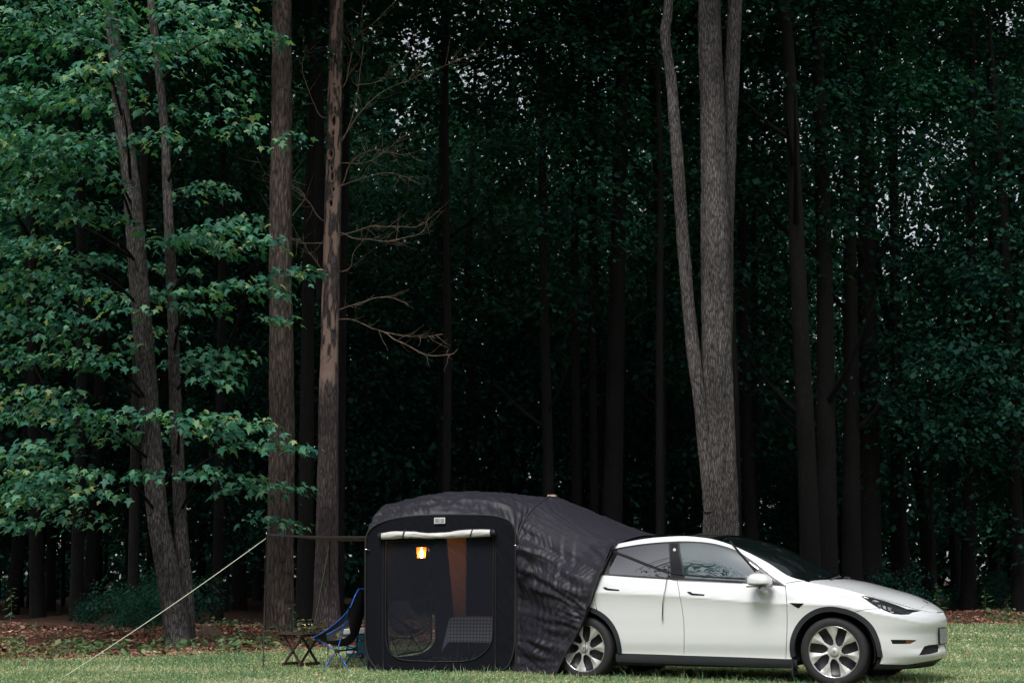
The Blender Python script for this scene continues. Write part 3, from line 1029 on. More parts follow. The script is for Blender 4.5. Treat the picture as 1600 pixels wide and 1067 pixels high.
for b in BR:
    Yb = T4Y - .1
    P_ = [at_y(px, py, Yb - .5 * k / len(b)) for k, (px, py) in enumerate(b)]
    if 485 < b[0][0] < 550:
        ax_ = np.array([np.interp(P_[0][2], PD[:, 2], PD[:, i]) for i in range(2)] + [P_[0][2] - .06])
        P_ = [ax_] + P_
    P_, R_, _ = smooth_path(P_, np.linspace(.015, .004, len(P_)), .07)
    P_ = P_ + (fbm(P_ * 2.1, 3, 2) - .5)[:, None] * .16 * np.array([.6, .3, 1.])
    lines, rr = [P_], [R_]
    v, f = tube_arrays(P_, R_, 5)
    VV, FF, oo = [v], [f], len(v)
    for k in range(int(len(P_) * .42)):
        j = rng.integers(len(P_) // 5, len(P_))
        dv = unit(P_[min(j + 1, len(P_) - 1)] - P_[j - 1]) * (.5 + .5 * rng.random()) + rng.normal(0, .55, 3) * [1, .6, 1]
        dv = unit(dv)
        ln = .18 + .5 * rng.random()
        tw = np.array([P_[j] + dv * ln * t_ + np.array([0, 0, .16 * ln * t_ * t_]) + rng.normal(0, .01, 3) for t_ in np.linspace(0, 1, 5)])
        v, f = tube_arrays(tw, np.linspace(.006, .0025, 5), 3)
        VV.append(v); FF.append(f + oo); oo += len(v)
    V_, F_ = np.vstack(VV), np.vstack(FF)
    obj_np('branch', V_ - based, F_, MAT['twig'], t4, True)

# ---------------- big tree behind the car: main stem, back stem and slim left stem
T5Y = 29.5
t5, P5, b5 = front_tree('big_tree', 'massive pale-barked three-stemmed tree rising directly behind the white car', [(1127, 985), (1127, 900), (1126, 800), (1124, 700), (1121, 600), (1119, 450), (1116, 300), (1112, 150), (1108, 0)], T5Y, [.37, .36, .315, .285, .235, .12], MAT['bark'], 96, .045, .034, 21, .35, crown=3)
for rows, Y_, rad, sd_ in [([(1112, 800), (1101, 690), (1090, 600), (1080, 520), (1069, 400), (1062, 300), (1055, 200), (1049, 130), (1040, 55), (1045, 0)], T5Y - .12, [.15, .14, .125, .115, .105, .05], 31), ([(1130, 520), (1132, 400), (1135, 300), (1139, 200), (1144, 100), (1149, 0)], T5Y + .28, [.19, .19, .185, .17, .16, .08], 32)]:
    P_ = px_path(rows, Y_, 17)
    P_[0][2] = at_y(*rows[0], Y_)[2]
    trunk_mesh('stem', P_ - b5, np.interp(P_[:, 2], [1, 3, 5, 8, 11, 17], rad), MAT['bark'], t5, 44, .06, .017, sd_, 0, base=-50)

# ---------------- trunks that stand in the shade of the wood
SHADE = [([(955, 960), (957, 800), (962, 560), (966, 380), (972, 150), (978, 0)], 37., 33, 'bark'), ([(930, 955), (928, 770), (925, 500), (920, 0)], 40., 17, 'bark_dark')]
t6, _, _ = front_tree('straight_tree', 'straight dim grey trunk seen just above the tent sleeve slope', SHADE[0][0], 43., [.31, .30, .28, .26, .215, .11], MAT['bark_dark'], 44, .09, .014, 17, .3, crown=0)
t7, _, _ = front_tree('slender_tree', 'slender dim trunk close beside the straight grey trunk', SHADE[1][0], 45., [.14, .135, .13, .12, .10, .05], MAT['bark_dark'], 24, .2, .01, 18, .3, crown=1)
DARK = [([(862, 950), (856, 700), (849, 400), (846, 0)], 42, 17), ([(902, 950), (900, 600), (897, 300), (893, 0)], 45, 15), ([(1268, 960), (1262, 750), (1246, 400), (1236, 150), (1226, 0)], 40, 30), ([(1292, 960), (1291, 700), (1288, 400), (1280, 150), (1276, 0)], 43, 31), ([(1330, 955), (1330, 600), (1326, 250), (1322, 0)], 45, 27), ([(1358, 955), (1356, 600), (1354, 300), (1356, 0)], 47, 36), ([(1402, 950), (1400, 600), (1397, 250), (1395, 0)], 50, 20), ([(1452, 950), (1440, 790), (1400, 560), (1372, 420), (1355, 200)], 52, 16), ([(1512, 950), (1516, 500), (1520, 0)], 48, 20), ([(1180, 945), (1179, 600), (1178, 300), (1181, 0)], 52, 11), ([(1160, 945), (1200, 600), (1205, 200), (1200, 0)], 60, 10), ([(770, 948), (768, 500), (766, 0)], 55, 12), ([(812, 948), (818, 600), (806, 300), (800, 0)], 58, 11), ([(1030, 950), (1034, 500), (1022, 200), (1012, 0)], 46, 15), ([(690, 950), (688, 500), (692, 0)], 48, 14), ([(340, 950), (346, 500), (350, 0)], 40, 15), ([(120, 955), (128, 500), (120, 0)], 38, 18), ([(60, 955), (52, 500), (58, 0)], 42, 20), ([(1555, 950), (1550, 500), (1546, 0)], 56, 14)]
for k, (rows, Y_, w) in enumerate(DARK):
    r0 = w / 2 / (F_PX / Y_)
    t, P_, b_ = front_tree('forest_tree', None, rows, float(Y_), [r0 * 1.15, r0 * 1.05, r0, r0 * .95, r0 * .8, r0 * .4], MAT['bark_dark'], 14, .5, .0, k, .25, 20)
    tag(t, 'strongly leaning dark trunk deep in the wood beyond the car nose' if k == 7 else 'tall dark forest trunk standing deep in the shaded wood', 'tree', 'trunks in the dark wood')
    if k % 3 == 0:
        put_mesh('crown', CROWN[k % 4], (0, 0, 7.0 + 4 * rng.random()), .95 + .2 * rng.random(), rng.random() * 6, t)
    for j in range(4):
        z0 = 4 + 9 * rng.random(); a = rng.random() * 2 * PI; l = 1.2 + 2.4 * rng.random()
        p0 = np.array([np.interp(z0, P_[:, 2], P_[:, i]) for i in range(3)]) - b_
        pl_ = np.array([p0, p0 + [math.cos(a) * l * .45, math.sin(a) * l * .45, .35 * l], p0 + [math.cos(a) * l, math.sin(a) * l, .95 * l]])
        pp, rr_, _ = smooth_path(pl_, [r0 * .38, r0 * .25, r0 * .08], .3)
        v_, f_ = tube_arrays(pp, rr_, 6)
        obj_np('branch', v_, f_, MAT['bark_dark'], t, True)

# more trees behind, thickening the wood
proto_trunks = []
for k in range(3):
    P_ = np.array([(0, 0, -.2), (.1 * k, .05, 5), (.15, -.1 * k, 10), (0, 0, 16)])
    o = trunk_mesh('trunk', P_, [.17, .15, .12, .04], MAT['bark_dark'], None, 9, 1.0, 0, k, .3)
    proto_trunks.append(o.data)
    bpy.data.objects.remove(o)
placed = [tuple(at_y(px, 700, Y_)[:2]) for px, Y_ in ((150, 47), (210, 53), (265, 48), (320, 56), (90, 52), (30, 46), (380, 50), (440, 57), (-30, 52))]
for_first = len(placed)
tries = 0
while len(placed) < 62 and tries < 4000:
    tries += 1
    Y_ = 46 + 36 * rng.random()
    X_ = (rng.random() * 2 - 1) * (.36 * Y_ + 7)
    if Y_ < yb(X_) + 6 or any((X_ - a) ** 2 + (Y_ - b) ** 2 < 9 for a, b in placed):
        continue
    placed.append((X_, Y_))
for kk, (X_, Y_) in enumerate(placed):
    t = tag(empty('background_tree', (X_, Y_, float(ground_z(np.array([X_]), np.array([Y_]))[0]))), 'leafy tree far back among the crowded trees of the wood', 'tree', 'trees far back in the wood')
    s_ = .85 + .5 * rng.random()
    put_mesh('trunk', proto_trunks[kk % 3], (0, 0, 0), s_, rng.random() * 6, t)
    put_mesh('crown', CROWN[kk % 4], (0, 0, (4.5 if kk < for_first else .2) + 3.5 * rng.random()), (s_, s_, s_ * (.8 + .35 * rng.random())), rng.random() * 6, t)
# young understorey trees
k = 0
while k < 34:
    Y_ = 43 + 32 * rng.random()
    X_ = (rng.random() * 2 - 1) * (.36 * Y_ + 4)
    if Y_ < yb(X_) + 5: continue
    t = tag(empty('young_tree', (X_, Y_, 0)), 'young leafy tree of the understorey in deep shade', 'tree', 'understorey trees')
    s_ = .8 + .6 * rng.random()
    put_mesh('trunk', proto_trunks[k % 3], (0, 0, 0), (s_ * .35, s_ * .35, s_ * .5), rng.random() * 6, t)
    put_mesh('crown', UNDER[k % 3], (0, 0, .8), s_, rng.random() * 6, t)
    k += 1
# added trees whose crowns, above the view, block skylight from the wood (their trunks stand among the others)
for k, X_ in enumerate(np.linspace(-15, 24, 12)):
    X_ = X_ + 2.4 * (rng.random() - .5)
    Y_ = float(yb(X_)) + (8.0 if X_ < -1.5 else 3.0) + 2.5 * rng.random()
    t = tag(empty('added_shade_tree', (X_, Y_ + 4, 0)), 'added tall slim tree whose unseen high crown blocks skylight from the wood', 'tree', 'added trees shading the wood edge')
    put_mesh('trunk', proto_trunks[k % 3], (0, 0, 0), (.7, .7, 1.3), rng.random() * 6, t)
    zb_ = (Y_ - 4.0) * .394 + 1.9
    put_mesh('crown', CROWN[k % 4], (0, -2.0, zb_), (1.15, 1.15, .85), rng.random() * 6, t)
    put_mesh('crown', CROWN[(k + 1) % 4], (1.5, 4.5, zb_ - 1), (1.15, 1.15, .9), rng.random() * 6, t)
# overhanging boughs, right side of the clearing
for k, (px, py, Y_, s_) in enumerate([(1480, 80, 33, .55), (1580, 40, 32, .6), (1560, 230, 34, .5), (1590, 130, 33, .6), (640, 60, 36, .5), (700, 480, 38, .45), (1130, 60, 44, .7), (1420, 30, 36, .5)]):
    pass
# tall trees left of the clearing, mirrored low in the side windows
for k, (X_, Y_) in enumerate(((-25, 3), (-29, 8), (-28, -4), (-33, 2), (-31, 13), (-26, -11))):
    t = tag(empty('field_tree', (X_, Y_, 0)), 'tall tree at the left side of the clearing, mirrored low in the car windows', 'tree', 'tall trees left of the clearing')
    s_ = 1.4 + .35 * rng.random()
    put_mesh('trunk', proto_trunks[k % 3], (0, 0, 0), s_, 0, t)
    put_mesh('crown', CROWN[k % 4], (0, 0, .5), s_, rng.random() * 6, t)
# shrubs along the wood edge
k = 0
while k < 22:
    X_ = -12 + 36 * rng.random()
    if -6.5 < X_ < 5.5: continue
    Y_ = float(yb(X_)) + (6.5 if X_ < 0 else 5.0) + 9 * rng.random()
    if abs(X_) > .36 * Y_ + 2: continue
    t = tag(empty('shrub', (X_, Y_, float(ground_z(np.array([X_]), np.array([Y_]))[0]) - .05)), 'low dark green shrub at the shaded edge of the wood', 'shrub', 'shrubs along the wood edge')
    put_mesh('foliage', SHRUB[k % 3], (0, 0, 0), .5 + .7 * rng.random(), rng.random() * 6, t)
    k += 1
# far wood that reads as one mass
nf = 300000
Yf = 84 + 20 * rng.random(nf)
Xf = (rng.random(nf) * 2 - 1) * (.36 * Yf + 12)
Zf = 36 * rng.random(nf) ** 1.1
# thin places where the sky glints through, as in the photograph's upper centre and right
den = .30 + .9 * np.clip((fbm(np.stack([Xf * .35, Yf * .2, Zf * .35], 1), 91, 3) - .40) * 5, 0, 1)
for gx_, gy_, gr_ in ((740, 95, 70), (805, 150, 75), (880, 75, 32), (935, 95, 40), (800, 270, 40), (870, 255, 30), (945, 308, 18), (1012, 325, 16), (1195, 50, 75), (1268, 55, 65), (1205, 215, 45), (1232, 300, 42), (1283, 235, 30), (1410, 345, 75), (1475, 225, 30), (1572, 290, 20), (1370, 20, 25), (650, 40, 35), (640, 175, 25), (1150, 120, 25), (620, 340, 12)):
    c_ = at_y(gx_, gy_, 94.)
    d_ = ((Xf - c_[0] * Yf / 94) ** 2 + (Zf - c_[2] * Yf / 94) ** 2) / (gr_ / (F_PX / 94)) ** 2
    den = den - .95 * np.exp(-d_)
keep = rng.random(nf) < np.clip(den, .015, 1)
Pf = np.stack([Xf, Yf, Zf], 1)[keep]
tip, nr, s = rand_leaves(Pf, rng.normal(0, 1, (len(Pf), 2)), .62, (-.2, 1.2), .8)
V, T = leaf_arrays(Pf, tip, nr, s, DIAM, DIAM_T)
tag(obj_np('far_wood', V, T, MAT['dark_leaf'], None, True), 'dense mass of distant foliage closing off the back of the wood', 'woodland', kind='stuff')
# tree line across the clearing, behind the photographer (seen in the car windows)
for k in range(38):
    an = math.radians(-18 - 144 * k / 37 + rng.normal(0, 2))          # round the clearing behind the photographer
    rd_ = 52 + 12 * rng.random()
    X_, Y_ = math.cos(an) * rd_ * 1.05, 6 + math.sin(an) * rd_
    t = tag(empty('field_tree', (X_, Y_, 0)), 'tree on the far side of the clearing, mirrored in the car windows', 'tree', 'trees across the clearing')
    s_ = .9 + .4 * rng.random()
    put_mesh('trunk', proto_trunks[k % 3], (0, 0, 0), s_, 0, t)
    put_mesh('crown', CROWN[k % 4], (0, 0, .8), s_, rng.random() * 6, t)

# ================================================================== THE CAR
TH, CPIT = math.radians(29), math.radians(.45)
CT, ST = math.cos(TH), math.sin(TH)
FH = np.array([3.348, 16.15, 0.0])                     # ground under the near front hub face
ORG = FH + .90 * np.array([ST, CT, 0])
car = tag(empty('car', ORG, (0, -CPIT, -TH)), 'white electric crossover car parked on the grass with the tent over its tail', 'car')
car2w = lambda p: np.stack([ORG[0] + p[..., 0] * CT + p[..., 1] * ST, ORG[1] - p[..., 0] * ST + p[..., 1] * CT, p[..., 2] + p[..., 0] * math.sin(CPIT)], -1)

XS, AEX, XTIP, UMAX = .12, .86, .90, .12 + .80 * PI / 2
EX = [-3.86, -3.6, -3.3, -3.0, -2.6, -2.07, -1.79, -1.48, -1.21, -1.01, -.73, -.47, -.30, .09, .39, .58, .74, .90]
EZ = [1.12, 1.24, 1.345, 1.435, 1.522, 1.589, 1.597, 1.569, 1.50, 1.419, 1.283, 1.131, 1.085, 1.006, .925, .865, .805, .745]
ES = [.60, .60, .60, .61, .63, .645, .65, .66, .69, .715, .75, .78, .785, .765]
ESX = EX[:14]
ZCX = [-3.88, -3.7, -3.3, -2.8, -2.3, -1.95, -1.65, -1.40, -1.12, -.89, -.68, -.48, -.25, -.12, .03, .29, .55, .74, .84, .905]
ZCZ = [1.14, 1.26, 1.43, 1.56, 1.632, 1.645, 1.638, 1.613, 1.548, 1.468, 1.36, 1.25, 1.137, 1.108, 1.08, 1.012, .94, .862, .80, .747]

def crest(u):
    """upper edge of the body side: x, lateral s, height z"""
    u = np.asarray(u, float)
    ph = np.clip((u - XS) / (UMAX - XS), 0, 1) * PI / 2
    xe = np.where(u <= XS, u, XS + (XTIP - XS) * np.sin(ph) ** AEX)
    se = np.where(u <= XS, pchip(ESX, ES, u), float(pchip(ESX, ES, XS)) * np.cos(ph) ** AEX)
    return xe, se, pchip(EX, EZ, xe)

W_X = [-3.9, -3.6, -3.2, -2.89, -2.4, -1.6, -.8, -.3, .12]
W_S = [.52, .68, .885, .962, .950, .948, .950, .960, .962]
BELT_X, BELT_Z = [-3.9, -2.65, -1.74, -.99, -.51], [1.20, 1.164, 1.114, 1.074, 1.037]
CREASE_X, CREASE_Z = [-3.9, -2.41, -1.72, -.76, .12], [1.0, .963, .933, .863, .83]

def side_s(x, z):
    """half width of the body at station x (x <= XS) and height z"""
    x = np.asarray(x, float); z = np.asarray(z, float)
    w = pchip(W_X, W_S, x)
    ze, se = pchip(EX, EZ, x), pchip(ESX, ES, x)
    zc = pchip(CREASE_X, CREASE_Z, x)
    k = np.clip((x + .75) / .55, 0, 1); k = k * k * (3 - 2 * k)        # 0 cabin .. 1 front wing
    zb = pchip(BELT_X, BELT_Z, x)
    zbf = zc + (ze - zc) * .52
    zb = np.minimum(zb * (1 - k) + zbf * k, ze - .05)
    sb = (w - .066) * (1 - k) + (se + (w - se) * .66) * k
    zt = np.maximum(ze - .055, zb + .3 * (ze - zb))
    st = se + (.045 * (1 - k) + .055 * k)
    knots_z = np.stack([np.full_like(w, .10), np.full_like(w, .22), np.full_like(w, .31), np.full_like(w, .43), np.full_like(w, .48), np.full_like(w, .64), zc - .022, zc, zc + .022, zb, zt, ze], -1)
    knots_s = np.stack([w - .12, w - .055, w - .052, w - .030, w - .027, w - .024, w - .0045, w, w - .006, sb, st, se], -1)
    # piecewise cubic (finite-difference tangents) per row
    Z = np.clip(z, .10, ze + .02)
    n = knots_z.shape[-1]
    h = np.diff(knots_z, axis=-1)
    d = np.diff(knots_s, axis=-1) / h
    m = np.zeros_like(knots_s)
    m[..., 1:-1] = (d[..., :-1] * h[..., 1:] + d[..., 1:] * h[..., :-1]) / (h[..., :-1] + h[..., 1:])
    m[..., 0], m[..., -1] = d[..., 0], d[..., -1] * 1.25
    i = np.clip((Z[..., None] >= knots_z).sum(-1) - 1, 0, n - 2)
    tk = lambda a: np.take_along_axis(a, i[..., None], -1)[..., 0]
    t = (Z - tk(knots_z)) / tk(h)
    a0, a1, m0, m1, hh = tk(knots_s), np.take_along_axis(knots_s, i[..., None] + 1, -1)[..., 0], tk(m), np.take_along_axis(m, i[..., None] + 1, -1)[..., 0], tk(h)
    return ((1 + 2 * t) * (1 - t) ** 2) * a0 + t * (1 - t) ** 2 * hh * m0 + t * t * (3 - 2 * t) * a1 + t * t * (t - 1) * hh * m1

TIPZ, TIPX = [.10, .20, .26, .32, .40, .52, .64, .72, .76, .90], [.72, .80, .88, .915, .905, .905, .925, .918, .90, .86]
def side(u, z):
    u = np.asarray(u, float); z = np.asarray(z, float)
    ph = np.clip((u - XS) / (UMAX - XS), 0, 1.02) * PI / 2
    xe, se, ze = crest(u)
    ze0 = float(pchip(EX, EZ, XS))
    zz = np.where(u <= XS, z, .10 + (z - .10) * (ze0 - .10) / (ze - .10))
    s0 = side_s(np.minimum(u, XS), zz)
    tipx = pchip(TIPZ, TIPX, z)
    # the crown of the nose blends to the crest line
    x = np.where(u <= XS, u, XS + (tipx - XS) * np.sin(np.clip(ph, 0, PI / 2)) ** AEX)
    s = np.where(u <= XS, s0, s0 * np.clip(np.cos(ph), 1e-6, 1) ** AEX)
    return np.stack([x, -s, z], -1)

_tu = np.linspace(-3.86, UMAX, 600)
_tx, _ts, _tz = crest(_tu)
def top(x, t):
    x = np.asarray(x, float); t = np.asarray(t, float)
    se = np.interp(x, _tx, _ts); ze = np.interp(x, _tx, _tz)
    zc = np.maximum(pchip(ZCX, ZCZ, x), ze)
    return np.stack([x, -t * se, ze + (zc - ze) * (1 - np.abs(t) ** 2.2)], -1)

def px_side(pts):
    """photo pixels -> (u, z) on the near body side, by Newton steps from the side plane"""
    out = []
    n = np.array([ST, CT, 0])
    for px, py in pts:
        w = at_plane(px, py, ORG - .93 * n, n)
        rel = w - ORG
        q = np.array([min(rel[0] * CT - rel[1] * ST, 1.2), w[2]])
        for _ in range(25):
            f = proj(car2w(side(q[0:1], q[1:2])))[0] - (px, py)
            if np.abs(f).max() < .02: break
            J = np.zeros((2, 2))
            for j in range(2):
                dq = q.copy(); dq[j] += 1e-3
                J[:, j] = (proj(car2w(side(dq[0:1], dq[1:2])))[0] - (px, py) - f) / 1e-3
            try:
                st = np.linalg.solve(J, f)
            except np.linalg.LinAlgError:
                break
            q = q - np.clip(st, -.15, .15)
            q[0] = min(q[0], UMAX - .005)
        out.append(q)
    return np.array(out)

HUBX, HUBZ, RT = (0.0, -2.89), .356, .356
def arch(cx, r, a0, a1, n=24):
    a = np.radians(np.linspace(a0, a1, n))
    return np.stack([cx + r * np.cos(a), HUBZ + r * np.sin(a)], 1)
GAP = .0035
def side_panel(name, outl, mat, d=.022, off=0., thick=.02, gap=GAP, holes=(), both=True, label=None):
    return panel(name, inset(outl, gap) if gap else outl, side, mat, car, d=d, thick=thick, off=off, holes=holes, mirror=both, out_dir=(.1, -1, .1))

# --- dark inner shell seen through gaps and behind glass
us = np.concatenate([np.linspace(-3.85, XS, 110), np.linspace(XS + .01, UMAX, 40)])
vv = np.linspace(0, 1, 44)
UU, VV_ = np.meshgrid(us, vv, indexing='ij')
zbot = .17
ZZ = zbot + VV_ * (crest(UU)[2] - .004 - zbot)
P = side(UU.ravel(), ZZ.ravel())
nn = unit(np.cross(side(UU.ravel() + 1e-3, ZZ.ravel()) - side(UU.ravel() - 1e-3, ZZ.ravel()), side(UU.ravel(), ZZ.ravel() + 1e-3) - side(UU.ravel(), ZZ.ravel() - 1e-3)))
nn[nn[:, 1] > 0] *= -1
Pi = P - nn * .014
fc = grid_faces(len(us), len(vv))
cen = np.stack([UU.ravel(), ZZ.ravel()], 1)[fc].mean(1)
okf = np.ones(len(fc), bool)
for hx in HUBX:
    okf &= ((cen[:, 0] - hx) ** 2 + (cen[:, 1] - HUBZ) ** 2) > .44 ** 2
Vs = np.vstack([Pi, Pi * [1, -1, 1]])
fs = np.vstack([fc[okf][:, ::-1], fc[okf] + len(Pi)])
shell = obj_np('inner_shell', Vs, fs, MAT['shell'], car, True)
fl = MB()
fl.box((-1.45, 0, .235), (1.95, 1.72, .07)); fl.box((-1.5, 0, .26), (4.5, 1.02, .08)); fl.box((.52, 0, .26), (.42, 1.0, .06))
fl.build('underbody', MAT['shell'], car)
# wheel wells
for hx in HUBX:
    a = np.linspace(-.25, PI + .25, 26)
    for s0, s1 in ((-.90, -.55), (.90, .55)):
        w = MB()
        V = [(hx + .43 * math.cos(t), s_, HUBZ + .43 * math.sin(t)) for s_ in (s0, s1) for t in a]
        w.add(V, [(i, i + 1, 26 + i + 1, 26 + i) for i in range(25)])
        w.add([(hx, s1, HUBZ)] + [(hx + .43 * math.cos(t), s1, HUBZ + .43 * math.sin(t)) for t in a], [(0, i + 1, i + 2) for i in range(25)])
        w.build('wheel_well', MAT['shell'], car)

# --- outlines traced on the photograph, laid on the body surface
belt = lambda u: pchip(BELT_X, BELT_Z, u)
sillz = lambda u: np.interp(u, [-3.0, -2.41, -.52, .2], [.315, .303, .275, .27])
cut_rr = px_side([(945, 898), (936, 905), (929.5, 915), (928, 924), (930, 938), (932.5, 949)])       # rear edge of rear door
cut_b = px_side(crv([(1059, 905.5), (1064, 935), (1068, 960), (1069.5, 985), (1069, 1024)], 4))      # between the doors
cut_f = px_side(crv([(1228, 915.5), (1229.5, 928), (1230.5, 950), (1230.5, 980), (1228, 1029.5)], 4))
ARC = .455
ra_ = arch(-2.89, ARC, 0, 75, 16)
ra_ = ra_[ra_[:, 1] > sillz(ra_[:, 0]) - .02]
rear_door = np.vstack([cut_rr[:1], px_side([(1000, 902), (1059, 905.5)]), cut_b[1:], [[cut_b[-1][0], sillz(cut_b[-1][0])]], [[-2.0, sillz(-2.0)]], [[-2.89 + ARC * .985, sillz(-2.45)]], ra_[ra_[:, 0] > cut_rr[-1][0] + .01], cut_rr[:0:-1]])
front_door = np.vstack([cut_b[0:1], px_side([(1110, 907.5), (1160, 910.5), (1200, 913.3), (1228, 915.5)]), cut_f[1:], [[-1.0, sillz(-1.0)]], [[cut_b[-1][0], sillz(cut_b[-1][0])]], cut_b[-2:0:-1]])
rd, rd2 = side_panel('door', rear_door, MAT['paint'])
fd, fd2 = side_panel('door', front_door, MAT['paint'])
# quarter panel (mostly under the tent sleeve)
qa = arch(-2.89, ARC, 180, 74, 20)
quarter = np.vstack([cut_rr, [[cut_rr[-1][0], HUBZ + math.sqrt(max(ARC ** 2 - (cut_rr[-1][0] + 2.89) ** 2, 0))]], qa[qa[:, 0] < cut_rr[-1][0]][::-1], [[-3.35, .30], [-3.83, .34], [-3.85, .7], [-3.85, 1.08], [-3.6, 1.20], [-3.0, 1.16], [-2.72, 1.16]]])
side_panel('quarter_panel', quarter, MAT['paint'])
# roof rail and windscreen pillar
DLO_TOP = [(945, 885), (950, 868), (957, 858.5), (985, 852.5), (1015, 848.5), (1047, 846), (1070, 845.3), (1095, 846.2), (1120, 849.5), (1147, 857.5), (1165, 867.8), (1188, 884), (1209, 901), (1228, 915)]
dlo_top = px_side(crv(DLO_TOP, 3))
rail_u = np.linspace(-.32, -3.8, 70)
rail = np.vstack([dlo_top, px_side([(1230, 910.5), (1246, 907.5)]), np.stack([rail_u, crest(rail_u)[2]], 1), [[-3.8, 1.14], [-3.55, 1.20], [-3.0, 1.165], [-2.70, 1.17]]])
side_panel('roof_rail', rail, MAT['paint'], d=.03, gap=.002)
# front wing
SHUT = [(1337, 956), (1346, 953.2), (1356, 951.3), (1370, 950.6), (1378, 951)]
shut = px_side(SHUT)
HL = [(1344.5, 929.3), (1352, 930.5), (1365, 933.5), (1385, 939.2), (1402, 945), (1418, 951.5), (1426.3, 956.3), (1421, 959.2), (1410, 959.8), (1396, 958.3), (1384, 954.5), (1373, 948.5), (1360, 940), (1349, 932.5)]
hl = px_side(HL)
hl_c = px_side(crv(HL + HL[:1], 3)[:-1])
crest_u = np.linspace(-.33, .96, 40)
fa = arch(0, ARC, 64, 176, 26)
fw = np.vstack([cut_f[::-1][:-1], px_side([(1229, 911), (1247, 908)]), np.stack([crest_u, crest(crest_u)[2] - .002], 1), hl[5:0:-1], hl[0:1], hl[13:9:-1], shut[-1:][:, :], shut[::-1][1:], fa[fa[:, 0] < shut[0][0] - .0], [[-ARC * .995, sillz(-.46)]]])
side_panel('front_wing', fw, MAT['paint'], d=.02)
# front bumper, wrapping the nose
nose_u = np.linspace(.98, UMAX, 26)
fb = arch(0, ARC, 8, 64, 16)
low_u = np.linspace(UMAX, .46, 30)
bz = lambda u: np.interp(u, [.40, .50, .80, 1.1, UMAX], [.245, .235, .225, .25, .265])
bumper = np.vstack([fb[(fb[:, 1] > bz(.45))], shut, hl[9:5:-1], np.stack([nose_u, crest(nose_u)[2] - .002], 1), np.stack([low_u, bz(low_u)], 1)])
SLOT = [(1392.5, 999), (1412, 999.3), (1431.5, 999.6), (1432, 1001), (1424, 1004.8), (1412, 1005.3), (1395, 1005.3)]
INTAKE = [(1436, 1023.5), (1445, 1009.5), (1452, 1007.5), (1466, 1006), (1468.5, 1010), (1468, 1017), (1455, 1021)]
slot, intake = px_side(SLOT), px_side(INTAKE)
side_panel('front_bumper', bumper, MAT['paint'], d=.02, gap=.002, holes=[inset(slot, -.002), inset(intake, -.002)])
side_panel('bumper_slot', slot, MAT['gloss_black'], d=.03, off=-.012, gap=0, thick=.004)
amb = px_side([(1417, 999.6), (1431, 999.9), (1424, 1004.4), (1417, 1004.8)])
side_panel('reflector', amb, MAT['amber'], d=.02, off=-.008, gap=0, thick=.004)
side_panel('lower_intake', intake, MAT['trim'], d=.03, off=-.02, gap=0, thick=.004)
lip_u = np.linspace(.44, UMAX, 30)
lip = np.vstack([np.stack([lip_u, bz(lip_u) - .004], 1), np.stack([lip_u[::-1], bz(lip_u[::-1]) - .045], 1)])
side_panel('bumper_lip', lip, MAT['cladding'], d=.03, off=-.008, gap=0)
# headlight with its inner lamps
hlo, hlo2 = side_panel('headlight', hl_c, MAT['gloss_black'], d=.03, off=-.003, gap=.002)
inn = [([(1350, 931.8), (1362, 934.2), (1374, 939), (1382, 943), (1372, 941.5), (1360, 937.3)], 'chrome'), ([(1372, 944), (1377, 944.6), (1378, 948.3), (1374, 947.6)], 'chrome'), ([(1380, 945.3), (1385, 946.5), (1386, 952), (1382, 950.3)], 'plate'), ([(1388, 947.5), (1394, 949.5), (1393, 954.3), (1389, 952.8)], 'chrome'), ([(1391, 954.8), (1397.5, 955), (1397, 957), (1393, 956.6)], 'plate')]
for pl, mt in inn:
    o_ = side_panel('lamp_unit', px_side(pl), MAT[mt], d=.03, off=-.0015, gap=0, thick=.002, both=False)
    o_.parent = hlo
# window surround and glass
DLO = np.vstack([dlo_top, px_side([(1200, 914.5), (1160, 911.7), (1110, 908.8), (1059, 906.5), (1000, 902.5), (945, 899)])])
side_panel('window_trim', DLO, MAT['trim'], d=.05, off=-.004, gap=-.002, thick=.01)
RG = crv([(953, 896.5), (954.5, 882), (957.5, 866), (960, 860)], 3).tolist() + crv([(960, 860), (985, 855), (1015, 851), (1046, 848.5)], 4)[1:].tolist() + [(1047.5, 875), (1048.5, 902)] + [(1000, 899.5)]
o1, o2 = side_panel('rear_side_window', px_side(RG), MAT['glass_rear'], d=.05, off=-.001, gap=0, thick=.003)
FG = [(1063.5, 848.4)] + crv([(1063.5, 848.4), (1080, 848), (1097, 848.8), (1120, 852.6), (1145, 861), (1162, 870.5), (1186, 887.5)], 4)[1:].tolist() + [(1187.5, 892), (1188, 909.6), (1150, 906.6), (1110, 904.6), (1072, 902.8)]
side_panel('front_side_window', px_side(FG), MAT['glass_front'], d=.05, off=-.001, gap=0, thick=.003)
BP = [(1048.8, 848), (1060.8, 847.9), (1069.3, 902.9), (1050.2, 902)]
side_panel('door_pillar', px_side(BP), MAT['gloss_black'], d=.05, off=-.0015, gap=0, thick=.003)
sail = [(1190, 890.3), (1208, 904), (1222, 913.4), (1190, 909.8)]
side_panel('mirror_sail', px_side(sail), MAT['gloss_black'], d=.04, off=-.0015, gap=0, thick=.003)
bcam = px_side([(1055.4 + 2.4 * math.cos(a), 858.5 + 2.4 * math.sin(a)) for a in np.linspace(0, 2 * PI, 12, endpoint=False)])
side_panel('pillar_camera', bcam, MAT['alloy'], d=.02, off=.0015, gap=0, thick=.002)
# wing badge camera
bd = px_side([(1235, 941.5), (1257, 942.4), (1249.3, 949.6), (1246.5, 949)])
side_panel('wing_camera', bd, MAT['gloss_black'], d=.02, off=.003, gap=0, thick=.005)
